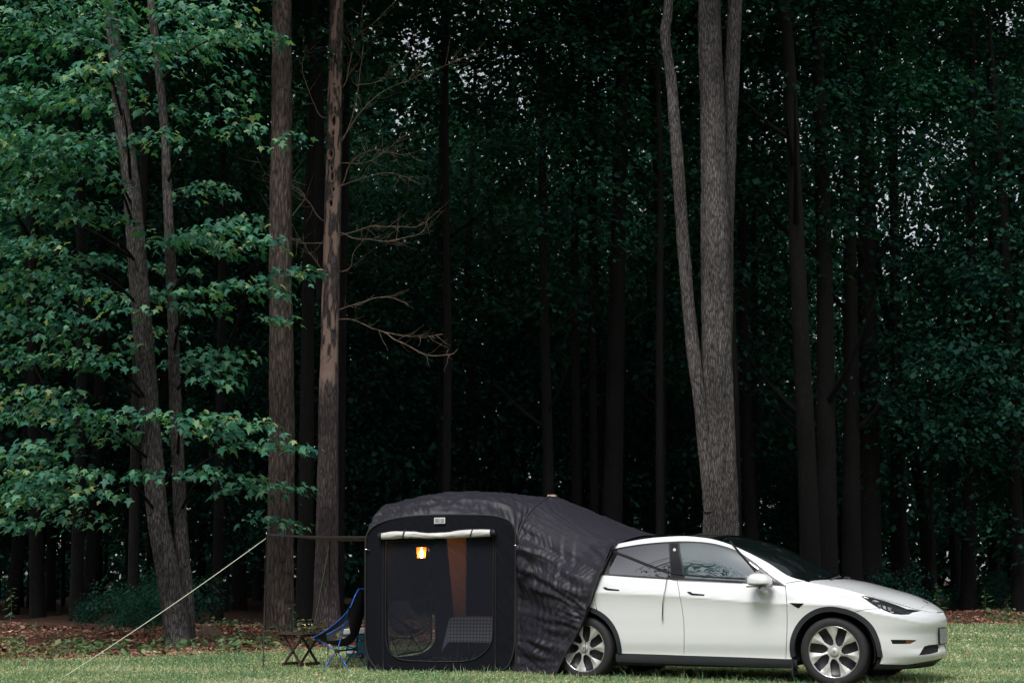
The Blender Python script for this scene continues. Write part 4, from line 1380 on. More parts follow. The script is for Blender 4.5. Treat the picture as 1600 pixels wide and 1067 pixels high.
# door handles
for pts, dr in (([(943, 917), (948, 917), (951, 918.8), (968.6, 920.8), (968.6, 922.8), (950, 921.8), (945.5, 920)], rd), ([(1074.6, 924.2), (1079.6, 924), (1083.5, 926.6), (1101.6, 928.2), (1101.6, 930.4), (1082, 929.5), (1077, 927)], fd)):
    h = side_panel('handle', px_side(pts), MAT['gloss_black'], d=.03, off=.004, gap=0, thick=.006)
    h[0].parent = dr
    h[1].parent = rd2 if dr is rd else fd2
# sill and arches
sl_u = np.linspace(-2.50, -.40, 40)
sill = np.vstack([np.stack([sl_u, sillz(sl_u) - .003], 1), np.stack([sl_u[::-1], sillz(sl_u[::-1]) - .095], 1)])
side_panel('sill', sill, MAT['cladding'], d=.04, off=-.004, gap=0)
for hx, a0, a1 in ((0, -6, 187), (-2.89, -6, 192)):
    ring = np.vstack([arch(hx, .468, a0, a1, 40), arch(hx, .415, a1, a0, 40)])
    side_panel('wheel_arch', ring, MAT['cladding'], d=.03, off=.008, gap=0, thick=.05)
# mudflap edges behind the front wheels
for sg in (-1, 1):
    mf = MB(); mf.box((-.445, sg * .85, .20), (.014, .15, .17)); mf.build('mudflap', MAT['cladding'], car)

# --- top of the car
def tpanel(name, outl, mat, d=.06, off=0., gap=.003, thick=.015):
    return panel(name, inset(outl, gap) if gap else outl, top, mat, car, d=d, thick=thick, off=off, out_dir=(.1, 0, 1))
hx_ = np.linspace(-.27, .80, 34)
edge_t = lambda x: np.interp(x, [-.3, .6, .80], [.975, .965, .86])
hood = np.vstack([np.stack([hx_, edge_t(hx_)], 1), np.stack([hx_[::-1], -edge_t(hx_[::-1])], 1), np.stack([-.27 + .17 * (1 - np.linspace(-1, 1, 15) ** 2), np.linspace(-.9, .9, 15)], 1)])
tpanel('hood', hood, MAT['paint'], d=.045)
nx_ = np.linspace(.80, .895, 8)
nose = np.vstack([np.stack([hx_[20:], edge_t(hx_[20:]) + .004], 1)[-1:], np.stack([nx_, np.full(8, .995)], 1), np.stack([nx_[::-1], np.full(8, -.995)], 1), [[.80, -.865]]])
tpanel('nose_panel', nose, MAT['paint'], d=.03, gap=0)
for sg in (-1, 1):
    st_ = np.vstack([np.stack([hx_, sg * (edge_t(hx_) + .006)], 1), np.stack([hx_[::-1], np.full(len(hx_), sg * 1.0)], 1)])
    tpanel('wing_top', st_, MAT['paint'], d=.04, gap=0)
ws_b = np.linspace(-1, 1, 21)
wx0 = lambda t: -.29 + .17 * (1 - t ** 2)
wsx = np.linspace(-.34, -1.32, 30)
ws = np.vstack([np.stack([wx0(ws_b * .96), ws_b * .96], 1), np.stack([wsx, np.full(30, .985)], 1), np.stack([-1.33 - .0 * ws_b, ws_b[::-1] * .98], 1), np.stack([wsx[::-1], np.full(30, -.985)], 1)])
tpanel('windscreen', ws, MAT['glass_top'], d=.06, gap=0)
rfx = np.linspace(-1.345, -3.0, 30)
rf = np.vstack([np.stack([rfx, np.full(30, .985)], 1), np.stack([rfx[::-1], np.full(30, -.985)], 1)])
tpanel('roof_glass', rf, MAT['glass_top'], d=.08, gap=0)
hgx = np.linspace(-3.01, -3.85, 16)
tpanel('tailgate_glass', np.vstack([np.stack([hgx, np.full(16, .985)], 1), np.stack([hgx[::-1], np.full(16, -.985)], 1)]), MAT['glass_rear'], d=.08, gap=0)
tz = np.linspace(.3, 1.10, 12); ty = np.linspace(-1, 1, 9)
Vt = np.array([(-3.845 - .06 * (1 - b * b) - .05 * math.sin((z - .3) * 3), b * float(side_s(np.array([-3.84]), np.array([min(z, 1.1)]))[0]), z) for z in tz for b in ty])
obj_np('tailgate', Vt, grid_faces(12, 9), MAT['paint'], car, True)
cw = np.vstack([np.stack([wx0(ws_b * .9) + .004, ws_b * .9], 1), np.stack([wx0(ws_b[::-1] * .9) - .012, ws_b[::-1] * .9], 1)])
wp = MB()
for a_, b_ in (((-.13, .62), (-.18, -.05)), ((-.12, .05), (-.22, -.66))):
    pp = [top(np.array([x_]), np.array([t_]))[0] + (0, 0, .012) for x_, t_ in zip(np.linspace(a_[0], b_[0], 8), np.linspace(a_[1], b_[1], 8))]
    wp.tube(pp, .009, 6)
wp.build('wiper', MAT['trim'], car)
# small emblem on the bonnet's tip and licence plate on the nose
em = MB()
for q0, q1, w_ in (((.775, -.06), (.775, .06), .012), ((.775, 0), (.725, 0), .012)):
    p0, p1 = [top(np.array([q[0]]), np.array([q[1]]))[0] + (0, 0, .005) for q in (q0, q1)]
    em.bar(p0, p1, w_, .004)
em.build('emblem', MAT['trim'], car)
pz = .50
px0 = float(pchip(TIPZ, TIPX, pz))
pb = MB(); pb.box((px0 + .008, 0, pz), (.022, .30, .18)); pbo = pb.build('plate_holder', MAT['trim'], car)
pb = MB(); pb.box((px0 + .022, 0, pz), (.006, .27, .15)); pb.build('licence_plate', MAT['plate'], car)
# mirrors
def mirror(sg):
    c = np.array([-.735, sg * 1.05, 1.075])
    V = []
    n1, n2 = 18, 22
    for i in range(n1 + 1):
        th = PI * i / n1
        for k in range(n2):
            a = 2 * PI * k / n2
            cx_, cy_, cz_ = math.cos(a) * math.sin(th), math.sin(a) * math.sin(th), math.cos(th)
            f = lambda v, e: math.copysign(abs(v) ** e, v)
            x_, y_, z_ = f(cx_, .7) * .135, f(cy_, .7) * .115, f(cz_, .75) * .098
            if z_ > 0: z_ *= 1 - .18 * max(x_, 0) / .135
            if z_ < 0: z_ *= .36
            x_ *= (1.0 if x_ > 0 else .92)
            V.append((c[0] + x_, c[1] + y_ * 1.0, c[2] + z_))
    fc_ = [(i * n2 + k, i * n2 + (k + 1) % n2, (i + 1) * n2 + (k + 1) % n2, (i + 1) * n2 + k) for i in range(n1) for k in range(n2)]
    cap = obj_np('mirror', np.array(V), fc_, MAT['paint'], car, True)
    b = MB()
    b.box((c[0] + .002, c[1], c[2] - .043), (.225, .19, .014))
    b.build('mirror_base', MAT['trim'], cap, False)
    b = MB()
    b.tube([(c[0] + .0, c[1] - sg * .02, c[2] - .05), (c[0] + .02, c[1] - sg * .09, c[2] - .095), (c[0] + .03, sg * .90, c[2] - .105)], [.022, .024, .026], 10)
    b.build('mirror_arm', MAT['paint'], cap, True)
    b = MB(); b.box((c[0] - .119, c[1], c[2] + .03), (.008, .15, .085)); b.build('mirror_glass', MAT['chrome'], cap)
mirror(-1); mirror(1)

# --- wheels
def make_wheel():
    w = empty('wheel')
    t = MB()
    prof = [(.255, -.105), (.275, -.112), (.300, -.117), (.325, -.114), (.345, -.100), (.354, -.08), (.356, -.03), (.356, .03), (.354, .08), (.345, .100), (.325, .114), (.300, .117), (.275, .112), (.255, .105)]
    t.lathe(prof, 64, axis='y')
    t.build('tyre', MAT['rubber'], w, True)
    b = MB(); b.lathe([(.0, -.045), (.12, -.05), (.235, -.03), (.25, -.085), (.262, -.096), (.262, -.08), (.25, .1), (.0, .1)], 48, axis='y')
    b.build('rim_barrel', MAT['alloy_dark'], w, True)
    # seven blades: a silver disc with seven slanted slots, each blade folded
    n = 7
    def slot_poly(k, base=False):
        a = 2 * PI * k / n
        pts = np.array([(.068, -.036), (.098, -.058), (.140, -.066), (.236, -.068), (.2455, -.064), (.2535, -.020), (.2535, .012), (.251, .030), (.130, .029), (.095, .012), (.072, -.006)])
        c_, s_ = math.cos(a), math.sin(a)
        return np.stack([pts[:, 0] * c_ - pts[:, 1] * s_, pts[:, 0] * s_ + pts[:, 1] * c_], 1)
    circ = np.stack([.258 * np.cos(np.linspace(0, 2 * PI, 72, endpoint=False)), .258 * np.sin(np.linspace(0, 2 * PI, 72, endpoint=False))], 1)
    def face(x, z):
        x, z = np.asarray(x), np.asarray(z)
        r = np.hypot(x, z); th = np.arctan2(z, x)
        ph = np.mod((th - .10) / (2 * PI) * n, 1.0)              # 0..1 across one blade, past the slot
        ridge = np.abs(ph - .30) / .7
        y = -.106 + .022 * np.clip((.26 - r) / .2, 0, 1) ** 1.5 + .045 * np.clip(ridge, 0, .6) * np.clip((r - .06) / .08, 0, 1) * np.clip((.264 - r) / .05, 0, 1)
        return np.stack([x, y, z], -1)
    panel('rim', circ, face, MAT['alloy'], w, d=.013, thick=.03, holes=[slot_poly(k) for k in range(n)], out_dir=(0, -1, 0), bd=.010)
    b = MB(); b.lathe([(.262, -.096), (.268, -.106), (.262, -.110), (.255, -.104)], 64, axis='y'); b.build('rim_edge', MAT['chrome'], w, True)
    b = MB(); b.lathe([(.046, -.080), (.046, -.096), (.040, -.101), (.0, -.103)], 28, axis='y'); cap = b.build('hub_cap', MAT['alloy'], w, True)
    b = MB(); b.box((0, -.1035, .008), (.022, .003, .005)); b.box((0, -.1035, -.004), (.006, .003, .020)); b.build('emblem', MAT['trim'], cap)
    return w
w0 = make_wheel()
k = 0
for hx in HUBX:
    for sg in (-1, 1):
        w = w0 if k == 0 else copy_tree(w0)
        w.parent = car
        w.location = (hx, sg * .815, HUBZ)
        rz = 0 if sg < 0 else PI
        if hx == 0: rz += math.radians(5)
        w.rotation_euler = (0, [.55, 1.9, .30, 2.4][k], rz)
        k += 1

# ================================================================== THE TENT
def nylon(name, col, rough=.42, bump=.0016, scale=34., col2=None, weave=True, crumple=0.):
    m, nt, N, L, out = newmat(name)
    tc = N.new('ShaderNodeTexCoord')
    b = N.new('ShaderNodeBsdfPrincipled')
    setin(b, Roughness=rough)
    b.inputs['Base Color'].default_value = rgba(col)
    b.inputs['Specular IOR Level'].default_value = .34 if crumple else (.5 if rough < .5 else .10)
    nz = N.new('ShaderNodeTexNoise'); setin(nz, Scale=scale, Detail=5., Roughness=.55, Distortion=1.2)
    L.new(tc.outputs['Object'], nz.inputs['Vector'])
    bp = N.new('ShaderNodeBump'); setin(bp, Strength=1., Distance=bump)
    L.new(nz.outputs[0], bp.inputs['Height'])
    if crumple:
        # facets of crumpled cloth: cones around scattered points at two sizes
        wz = N.new('ShaderNodeTexNoise'); setin(wz, Scale=5., Detail=3.)
        L.new(tc.outputs['Object'], wz.inputs['Vector'])
        wm = N.new('ShaderNodeVectorMath'); wm.operation = 'MULTIPLY_ADD'; wm.inputs[1].default_value = (.10, .10, .10)
        mpp = N.new('ShaderNodeMapping'); mpp.inputs['Scale'].default_value = (.62, .62, 1.5); mpp.inputs['Rotation'].default_value = (0, .35, 0)
        L.new(tc.outputs['Object'], mpp.inputs['Vector'])
        L.new(wz.outputs['Color'], wm.inputs[0]); L.new(mpp.outputs[0], wm.inputs[2])
        hs = None
        for sc_, wt in ((9., 1.), (19., .42)):
            v_ = N.new('ShaderNodeTexVoronoi'); setin(v_, Scale=sc_)
            L.new(wm.outputs[0], v_.inputs['Vector'])
            mu = N.new('ShaderNodeMath'); mu.operation = 'MULTIPLY'; mu.inputs[1].default_value = wt
            L.new(v_.outputs['Distance'], mu.inputs[0])
            if hs is None: hs = mu
            else:
                ad_ = N.new('ShaderNodeMath'); ad_.operation = 'ADD'
                L.new(hs.outputs[0], ad_.inputs[0]); L.new(mu.outputs[0], ad_.inputs[1]); hs = ad_
        bp2 = N.new('ShaderNodeBump'); setin(bp2, Strength=1., Distance=crumple)
        L.new(hs.outputs[0], bp2.inputs['Height']); L.new(bp2.outputs[0], bp.inputs['Normal'])
    L.new(bp.outputs[0], b.inputs['Normal'])
    L.new(b.outputs[0], out.inputs['Surface'])
    return m
MAT['nylon'] = nylon('black_navy_nylon', (.0135, .0125, .020), .54, crumple=.003)
MAT['nylon_flat'] = nylon('taut_navy_nylon', (.0050, .0058, .0092), .7, .0012, 30.)
MAT['webbing'] = plain('black_webbing', (.008, .008, .010), rough=.7)
MAT['lining'] = nylon('tan_lining', (.15, .085, .055), .6, .002)
MAT['silver_fabric'] = nylon('silver_blind', (.50, .49, .48), .45, .004, 22.)
MAT['label'] = plain('white_label', (.62, .63, .62), rough=.6)
MAT['print'] = plain('label_print', (.20, .21, .25), rough=.7)

def netting(name, col, alpha):
    m, nt, N, L, out = newmat(name)
    b = N.new('ShaderNodeBsdfPrincipled'); setin(b, Roughness=.8)
    b.inputs['Specular IOR Level'].default_value = .1
    b.inputs['Base Color'].default_value = rgba(col)
    t = N.new('ShaderNodeBsdfTransparent')
    mx = N.new('ShaderNodeMixShader'); mx.inputs[0].default_value = alpha
    L.new(t.outputs[0], mx.inputs[1]); L.new(b.outputs[0], mx.inputs[2]); L.new(mx.outputs[0], out.inputs['Surface'])
    return m
MAT['net'] = netting('insect_net', (.016, .019, .029), .54)
MAT['net_back'] = netting('insect_net_back', (.012, .013, .018), .60)

TO = gnd(573, 1049.5); TO[2] = 0
TYAW = math.radians(-12.9)
ex, ey = np.array([math.cos(TYAW), math.sin(TYAW), 0]), np.array([-math.sin(TYAW), math.cos(TYAW), 0])
tent = tag(empty('car_tent', TO), 'black navy cabin tent with netting window, joined by a sleeve to the car', 'tent')
def FP(s, z, d):
    s, z, d = np.broadcast_arrays(np.asarray(s, float), np.asarray(z, float), np.asarray(d, float))
    return s[..., None] * ex + d[..., None] * ey + z[..., None] * np.array([0, 0, 1.])
def px_tent(pts, d=0.):
    out = []
    for px, py in pts:
        w = at_plane(px, py, TO + ey * d, ey) - TO
        out.append((np.dot(w, ex), w[2]))
    return np.array(out)

def tpan(name, outl, d0, mat, dd=.03, holes=(), thick=.004, wr=None, parent=None, off=0.):
    f = (lambda s, z: FP(s, z, d0 - (wr(s, z) if wr is not None else 0)))
    return panel(name, outl, f, mat, parent or tent, d=dd, thick=thick, holes=holes, out_dir=-ey, off=off)

FACE = crv([(571.5, 1000), (571.3, 940), (571.3, 880), (572, 846), (575, 833), (584, 822.5), (600, 814.5), (625, 808.5), (662, 805), (724, 804), (765, 805.2), (786, 809), (799, 817), (805.3, 832), (806, 860), (805.5, 940), (804.5, 1000), (801, 1024), (793, 1041), (779, 1050.5)], 4).tolist() + crv([(603, 1050.5), (588, 1043), (577, 1028), (572.5, 1012)], 4).tolist()
face = px_tent(FACE)
WIN = crv([(603.5, 845), (603.5, 930), (603.8, 990), (606, 1008), (613, 1022), (626, 1029.5)], 4).tolist() + crv([(640, 1031.5), (690, 1033), (725, 1032.5)], 3).tolist() + crv([(742, 1029), (757, 1019), (766, 1007), (770, 990), (771, 930), (771.5, 838)], 4).tolist()
win = px_tent(WIN)
def wr_face(s, z):
    q = np.stack([np.atleast_1d(s) * 9 + np.atleast_1d(z) * 5, np.atleast_1d(z) * 2.2 - np.atleast_1d(s) * 3, np.zeros_like(np.atleast_1d(s))], 1)
    smin, smax = win[:, 0].min(), win[:, 0].max()
    k = np.clip((s - smax + .05) / .1, 0, 1) * .9 + np.clip((z - 1.55) / .2, 0, 1) * .45 + .12
    return k * .012 * ridged(q, 4, 3) + .02 * np.sin(np.clip(s / 1.8, 0, 1) * PI)
tpan('front_wall', face, 0., MAT['nylon_flat'], .025, [win], .01, wr_face)
tpan('net_window', inset(win, -.012), .012, MAT['net'], .06, wr=lambda s, z: .02 * np.sin(np.clip(s / 1.8, 0, 1) * PI), thick=0)
tb = MB(); tb.tube(np.vstack([FP(face[:, 0], face[:, 1], -.012), FP(face[:1, 0], face[:1, 1], -.012)]), .011, 8, False); tb.build('frame_hoop', MAT['webbing'], tent, True)
tb = MB(); wl_ = win; tb.tube(FP(wl_[:, 0], wl_[:, 1], -.022), .006, 6); tb.build('zip', MAT['webbing'], tent, True)
for px0_, px1_ in ((599.5, 599.5), (775, 774.5)):
    sp_ = px_tent([(px0_, 842), (px1_, 1046)])
    tb = MB(); tb.tube(FP(np.linspace(sp_[0][0], sp_[1][0], 12), np.linspace(sp_[0][1], sp_[1][1], 12), -.020 - .006 * np.sin(np.linspace(0, PI, 12))), .0055, 6)
    tb.build('seam', MAT['webbing'], tent, True)
# skirt behind the rounded lower corners
s0, s1 = face[:, 0].min(), face[:, 0].max()
tpan('skirt', np.array([(s0 + .02, -.02), (s1 + .01, -.02), (s1, .38), (s1 - .14, .38), (s1 - .24, .12), (s0 + .24, .12), (s0 + .16, .38), (s0 + .02, .38)]), .05, MAT['nylon'], .03, wr=lambda s, z: .012 * ridged(np.stack([s * 2, z * 14, s * 0], 1), 8, 2))

# sleeve / roof seam: the hoop that leans back from the right front corner of the tent
LD = np.array([ST, CT, 0]); FD = np.array([CT, -ST, 0])
def on_car(px, py, s):
    return at_plane(px, py, ORG - s * LD, LD) - TO
def on_tent(px, py, d):
    return at_plane(px, py, TO + ey * d, ey) - TO
A_pts = [on_tent(806.5, 1054, .0), on_tent(806.5, 1000, .0), on_tent(806.5, 930, .0), on_tent(807, 865, .02), on_tent(811, 832, .10), on_tent(824, 805, .30), on_tent(842, 786, .55), on_tent(860, 775.5, .95)]
A_far = [A_pts[-1] + ey * .5] + [p + ey * (2.4 - 2 * max(0, np.dot(p, ey))) for p in A_pts[-2::-1]]
TD = 3.1                                                     # depth of the cabin
# roof: arches swept backwards, puffed up and creased
def creases(a, b, seed, ang=0., spread=1.0, n=9, f0=1., f1=5.):
    """sharp straight cloth folds: masked triangle waves in many directions (a, b in metres)"""
    rs = np.random.default_rng(seed)
    p = np.stack([a, b, np.zeros_like(a)], -1).reshape(-1, 3)
    w = np.stack([fbm(p * 1.1, seed + 70, 2) - .5, fbm(p * 1.1 + 31, seed + 75, 2) - .5], 1)
    h, tot = 0, 0
    for k in range(n):
        f = f0 * (f1 / f0) ** (k / max(1, n - 1))
        th = ang + rs.normal(0, spread)
        t = (p[:, 0] + w[:, 0] * .35) * math.cos(th) + (p[:, 1] + w[:, 1] * .35) * math.sin(th)
        ph = np.mod(t * f + rs.random(), 1.0)
        sk = .25 + .5 * rs.random()
        tri = np.where(ph < sk, ph / sk, (1 - ph) / (1 - sk))
        mk = np.clip((vnoise(p * (.7 + f * .16) + 13 * k, seed + k) - .38) * 3, 0, 1)
        h = h + tri * mk / f ** .8
        tot += .5 / f ** .8
    return (h / tot).reshape(a.shape)
ARC_PX = crv([(571.3, 940), (571.3, 880), (572, 846), (575, 833), (584, 822.5), (600, 814.5), (625, 808.5), (662, 805), (724, 804), (765, 805.2), (786, 809), (799, 817), (806, 830)], 16)
arcp = px_tent(ARC_PX)
SIL = px_tent([(570, 850), (572, 830), (578, 808), (588, 797), (602, 789), (650, 776.5), (700, 769), (740, 766), (770, 766), (800, 769), (830, 772), (862, 775)], .75)
na, nd = len(arcp), 220
dd_ = np.linspace(-.012, TD, nd)
A_s, A_z = arcp[:, 0], arcp[:, 1]
zsil = np.interp(A_s, SIL[:, 0], SIL[:, 1])
side_k = np.clip((A_z - 1.45) / .25, 0, 1)
Hh = np.clip(zsil - A_z, 0, .40) * side_k
g = np.where(dd_ < .75, 1 - (1 - np.clip(dd_, 0, .75) / .75) ** 2, 1 - .22 * ((dd_ - .75) / 1.55) ** 2)
S_ = A_s[:, None] - .035 * np.clip(1 - A_s / .25, 0, 1)[:, None] * np.sin(np.clip(dd_ / 1., 0, 1) * PI)[None] + 0 * dd_[None]
Z_ = A_z[:, None] + Hh[:, None] * g[None]
seam = crv(A_pts[3:] + A_far[:5], 10)
sd_, ss_, sz_ = seam @ ey, seam @ ex, seam[:, 2]
Es = np.interp(dd_, sd_, ss_); Ez = np.interp(dd_, sd_, sz_)
wgt = np.clip((np.linspace(0, 1, na) - .66) / .34, 0, 1); wgt = (wgt * wgt * (3 - 2 * wgt))[:, None]
S_ = S_ * (1 - wgt) + wgt * Es[None]
Z_ = Z_ * (1 - wgt) + wgt * Ez[None]
D_ = np.broadcast_to(dd_[None], S_.shape)
arcl = np.concatenate([[0], np.cumsum(np.linalg.norm(np.diff(arcp, axis=0), axis=1))])
AL = np.broadcast_to(arcl[:, None], S_.shape)
P = FP(S_, Z_, D_)
def disp_grid(P, disp, up):
    da, db = np.gradient(P, axis=0), np.gradient(P, axis=1)
    n = unit(np.cross(da, db))
    if (n * up).sum() < 0: n = -n
    return P + n * disp[..., None]
c1 = creases(AL, D_, 3, .9, .5, 9, 3., 11.)
c2 = creases(AL, D_, 9, .6, .3, 6, 8., 18.)
edge = np.clip(D_ / .04, 0, 1) * np.clip((1 - np.linspace(0, 1, na))[:, None] / .03, 0, 1)
disp = edge * (.060 * (c1 - .5) + .036 * (c2 - .5) * (.3 + np.exp(-((D_ - .14) / .16) ** 2)) + .018 * np.exp(-((D_ - .26) / .04) ** 2))
P = disp_grid(P, disp, np.array([0, 0, 1.]))
obj_np('roof', P.reshape(-1, 3), grid_faces(na, nd), MAT['nylon'], tent, True)
# walls
bz_ = 1.75
def wall(name, pts, mat, n=24, m=24, wr=.012, seed=0, holes=None):
    a, b, c, d = [np.asarray(p, float) for p in pts]
    u = np.linspace(0, 1, n)[:, None, None]; v = np.linspace(0, 1, m)[None, :, None]
    P = a * (1 - u) * (1 - v) + b * u * (1 - v) + c * u * v + d * (1 - u) * v
    q = np.stack([np.broadcast_to(u[..., 0], (n, m)) * 4, np.broadcast_to(v[..., 0], (n, m)) * 7, np.zeros((n, m))], -1).reshape(-1, 3)
    P = disp_grid(P, wr * (ridged(q, seed, 3).reshape(n, m) - .5) * 2, np.array([0, -1., 0]))
    return obj_np(name, P.reshape(-1, 3), grid_faces(n, m), mat, tent, True)
lw = lambda s, z, d: FP(s, z, d)
def px_left(pts, off=0.):
    out = []
    for px, py in pts:
        w = at_plane(px, py, TO + ex * off, ex) - TO
        out.append((np.dot(w, ey), w[2]))
    return np.array(out)
def lpan(name, outl, s_off, mat, dd=.06, holes=(), thick=.004, wr=None):
    f = (lambda d, z: FP(s_off + (wr(d, z) if wr is not None else 0), z, d))
    return panel(name, outl, f, mat, tent, d=dd, thick=thick, holes=holes, out_dir=-ex)
# left wall with its doorway; the netting of that door is unzipped a little
DW = crv([(613, 1024), (607, 1010), (604, 980), (604, 900), (604, 850)], 3).tolist() + crv([(683, 850), (683, 900), (683.5, 960), (682.5, 985), (677, 1003), (667, 1015), (652, 1021.5), (630, 1025), (619, 1026)], 4).tolist()
dw = px_left(DW)
lpan('side_wall', np.array([(.02, -.02), (TD + .25, -.02), (TD + .25, 1.9), (.9, 1.9), (.02, 1.62)]), .0, MAT['nylon_flat'], .08, [dw], .006, wr=lambda d, z: .012 * ridged(np.stack([d * 3, z * 2, d * 0], 1), 6, 3))
ND = crv([(613, 1024), (607, 1010), (604, 980), (604, 900), (604, 850)], 3).tolist() + [(673, 850)] + crv([(672, 900), (671.5, 985), (672.5, 995), (668, 1007), (656, 1016.5), (640, 1019.5), (619, 1023)], 4).tolist()
nd_ = px_left(ND)
lpan('door_net', nd_, .012, MAT['net_back'], .08, thick=0)
tb = MB(); tb.tube(FP(.02, nd_[12:, 1], nd_[12:, 0]), .011, 6); tb.build('door_zip', MAT['webbing'], tent, True)
# right wall of the cabin, behind the sleeve seam
wall('side_wall', [lw(1.84, 0, .03), lw(1.90, 0, 1.75), lw(1.90, 1.9, 1.75), lw(1.80, 1.60, .03)], MAT['nylon_flat'], seed=12)
tpan('back_wall', np.array([(-.02, -.02), (2.3, -.02), (2.3, 1.75), (1.9, 2.1), (.3, 2.1), (-.02, 1.7)]), TD, MAT['nylon_flat'], .06, [], .006, wr=lambda s, z: .015 * ridged(np.stack([s * 3, z * 2, s * 0], 1), 6, 3))
# inner wall toward the car and the tied-back curtain
wall('inner_wall', [lw(1.42, .0, TD - .05), lw(1.95, .0, 1.75), lw(1.95, 1.95, 1.75), lw(1.42, 1.95, TD - .05)], MAT['nylon_flat'], seed=5)
cp_ = px_tent([(697, 838), (725, 838), (724, 1000), (712, 1000)], 1.45)
n_, m_ = 16, 90
u = np.linspace(0, 1, n_)[:, None]; v = np.linspace(0, 1, m_)[None]
Sx = (cp_[0][0] * (1 - v) + cp_[3][0] * v) * (1 - u) + (cp_[1][0] * (1 - v) + cp_[2][0] * v) * u
Zx = (cp_[0][1] * (1 - v) + cp_[3][1] * v) * (1 - u) + (cp_[1][1] * (1 - v) + cp_[2][1] * v) * u
q = np.stack([Sx * 5, Zx * 14 + Sx * 14, Sx * 0], -1).reshape(-1, 3)
Dx = 1.45 + .10 * u + .035 * ridged(q, 15, 2).reshape(Sx.shape)
MAT['curtain'] = nylon('curtain_nylon', (.30, .20, .15), .5, .002)
obj_np('curtain', FP(Sx, Zx, Dx).reshape(-1, 3), grid_faces(n_, m_), MAT['curtain'], tent, True)

# rolled-up blind above the window, held by two loops
bl = px_tent(crv([(597.5, 837.8), (620, 836), (645, 835.4), (670, 837), (700, 836.3), (730, 833.6), (769.5, 832.4)], 6))
rb_ = .037 + .006 * np.sin(np.linspace(0, 9, len(bl)))
Pb = FP(bl[:, 0], bl[:, 1], -.055)
n_ = 28
V, Fc = tube_arrays(np.array([np.interp(np.linspace(0, len(Pb) - 1, 120), np.arange(len(Pb)), Pb[:, i]) for i in range(3)]).T, np.interp(np.linspace(0, len(Pb) - 1, 120), np.arange(len(Pb)), rb_), n_)
q = V.reshape(120, n_, 3)
cen_ = q.mean(1, keepdims=True)
t_ = np.linspace(0, 1, 120)[:, None] * 9; a_ = np.arange(n_)[None] / n_ * 4
dsp = .012 * (ridged(np.stack([np.broadcast_to(t_ * 1.2 + a_ * 1.5, (120, n_)), np.broadcast_to(a_ * 1.6 - t_ * .3, (120, n_)), np.zeros((120, n_))], -1).reshape(-1, 3), 21, 2).reshape(120, n_, 1) - .5)
V = (q + unit(q - cen_) * dsp).reshape(-1, 3)
ro = obj_np('rolled_blind', V, Fc, MAT['silver_fabric'], tent, True)
tb = MB(); tb.tube([Pb[-1] - ex * .01, Pb[-1] + ex * .03, Pb[-1] + ex * .05], [.046, .044, .03], 16); tb.build('blind_end', MAT['nylon'], tent, True)
tb = MB(); tb.tube([Pb[0] + ex * .01, Pb[0] - ex * .02, Pb[0] - ex * .035], [.052, .05, .03], 16); tb.build('blind_end', MAT['nylon'], tent, True)
for pxs in (634, 739):
    c = px_tent([(pxs, 834.5)])[0]
    a = np.linspace(0, 2 * PI, 20)
    ring = np.stack([FP(c[0] + .012 * np.sin(t), c[1] + .053 * np.sin(t), -.055 + .053 * np.cos(t)) for t in a])
    tb = MB(); tb.tube(ring, .007, 6, False); tb.build('blind_loop', MAT['webbing'], tent, True)
# printed care label
lb = px_tent([(680, 808.8), (697, 808.3), (697, 817.6), (680, 818)])
tpan('label', lb, -.047, MAT['label'], .05, thick=.003)
for qx in ((681.5, 687.5), (690, 695.5)):
    for r_ in range(3):
        y0 = 810.6 + r_ * 2.2
        tpan('label_print', px_tent([(qx[0], y0), (qx[1], y0 - .15), (qx[1], y0 + 1.0), (qx[0], y0 + 1.1)]), -.0515, MAT['print'], .05, thick=.0015)
tpan('label_print', px_tent([(688.4, 808.8), (689.0, 808.8), (689.0, 817.6), (688.4, 817.6)]), -.0515, MAT['print'], .05, thick=.0015)
# toggles
for px_, py_ in ((574, 858), (807, 852)):
    c = px_tent([(px_, py_)])[0]
    tb = MB(); tb.tube([FP(c[0] - .02, c[1], -.02), FP(c[0] + .03, c[1] - .004, -.035)], .010, 8); tb.build('toggle', MAT['chrome'], tent, True)

# sleeve between the tent and the tail of the car
B_pts = [on_car(868, 1054, 1.01), on_car(888, 1013, 1.01), on_car(911, 975, .99), on_car(922, 945, .985), on_car(938, 900, .93), on_car(952, 868, .78), on_car(963, 850, .66), on_car(1003, 836.5, .30)]
apexA, apexB = A_pts[-1], B_pts[-1]
A_all = A_pts + A_far
B_all = B_pts + [B_pts[-1] + LD * .6] + [p + LD * 2 * max(.1, -np.dot(p + TO - ORG, LD)) for p in B_pts[-2::-1]]
ca, cb = crv(A_all, 16), crv(B_all, 16)
nv, nu = len(ca), 220
u = np.linspace(0, 1, nu)[None, :, None]
P = ca[:, None] * (1 - u) + cb[:, None] * u
v_ = np.linspace(0, 1, nv)
upk = np.exp(-((v_ - .5) / .17) ** 2)[:, None]
P[..., 2] -= (.02 * upk * np.sin(u[..., 0] * PI))
U2, V2 = np.broadcast_to(u[..., 0], (nv, nu)), np.broadcast_to(v_[:, None], (nv, nu))
hgt = np.concatenate([[0], np.cumsum(np.linalg.norm(np.diff(ca, axis=0), axis=1))])[:, None] + 0 * U2
lenu = U2 * 1.1
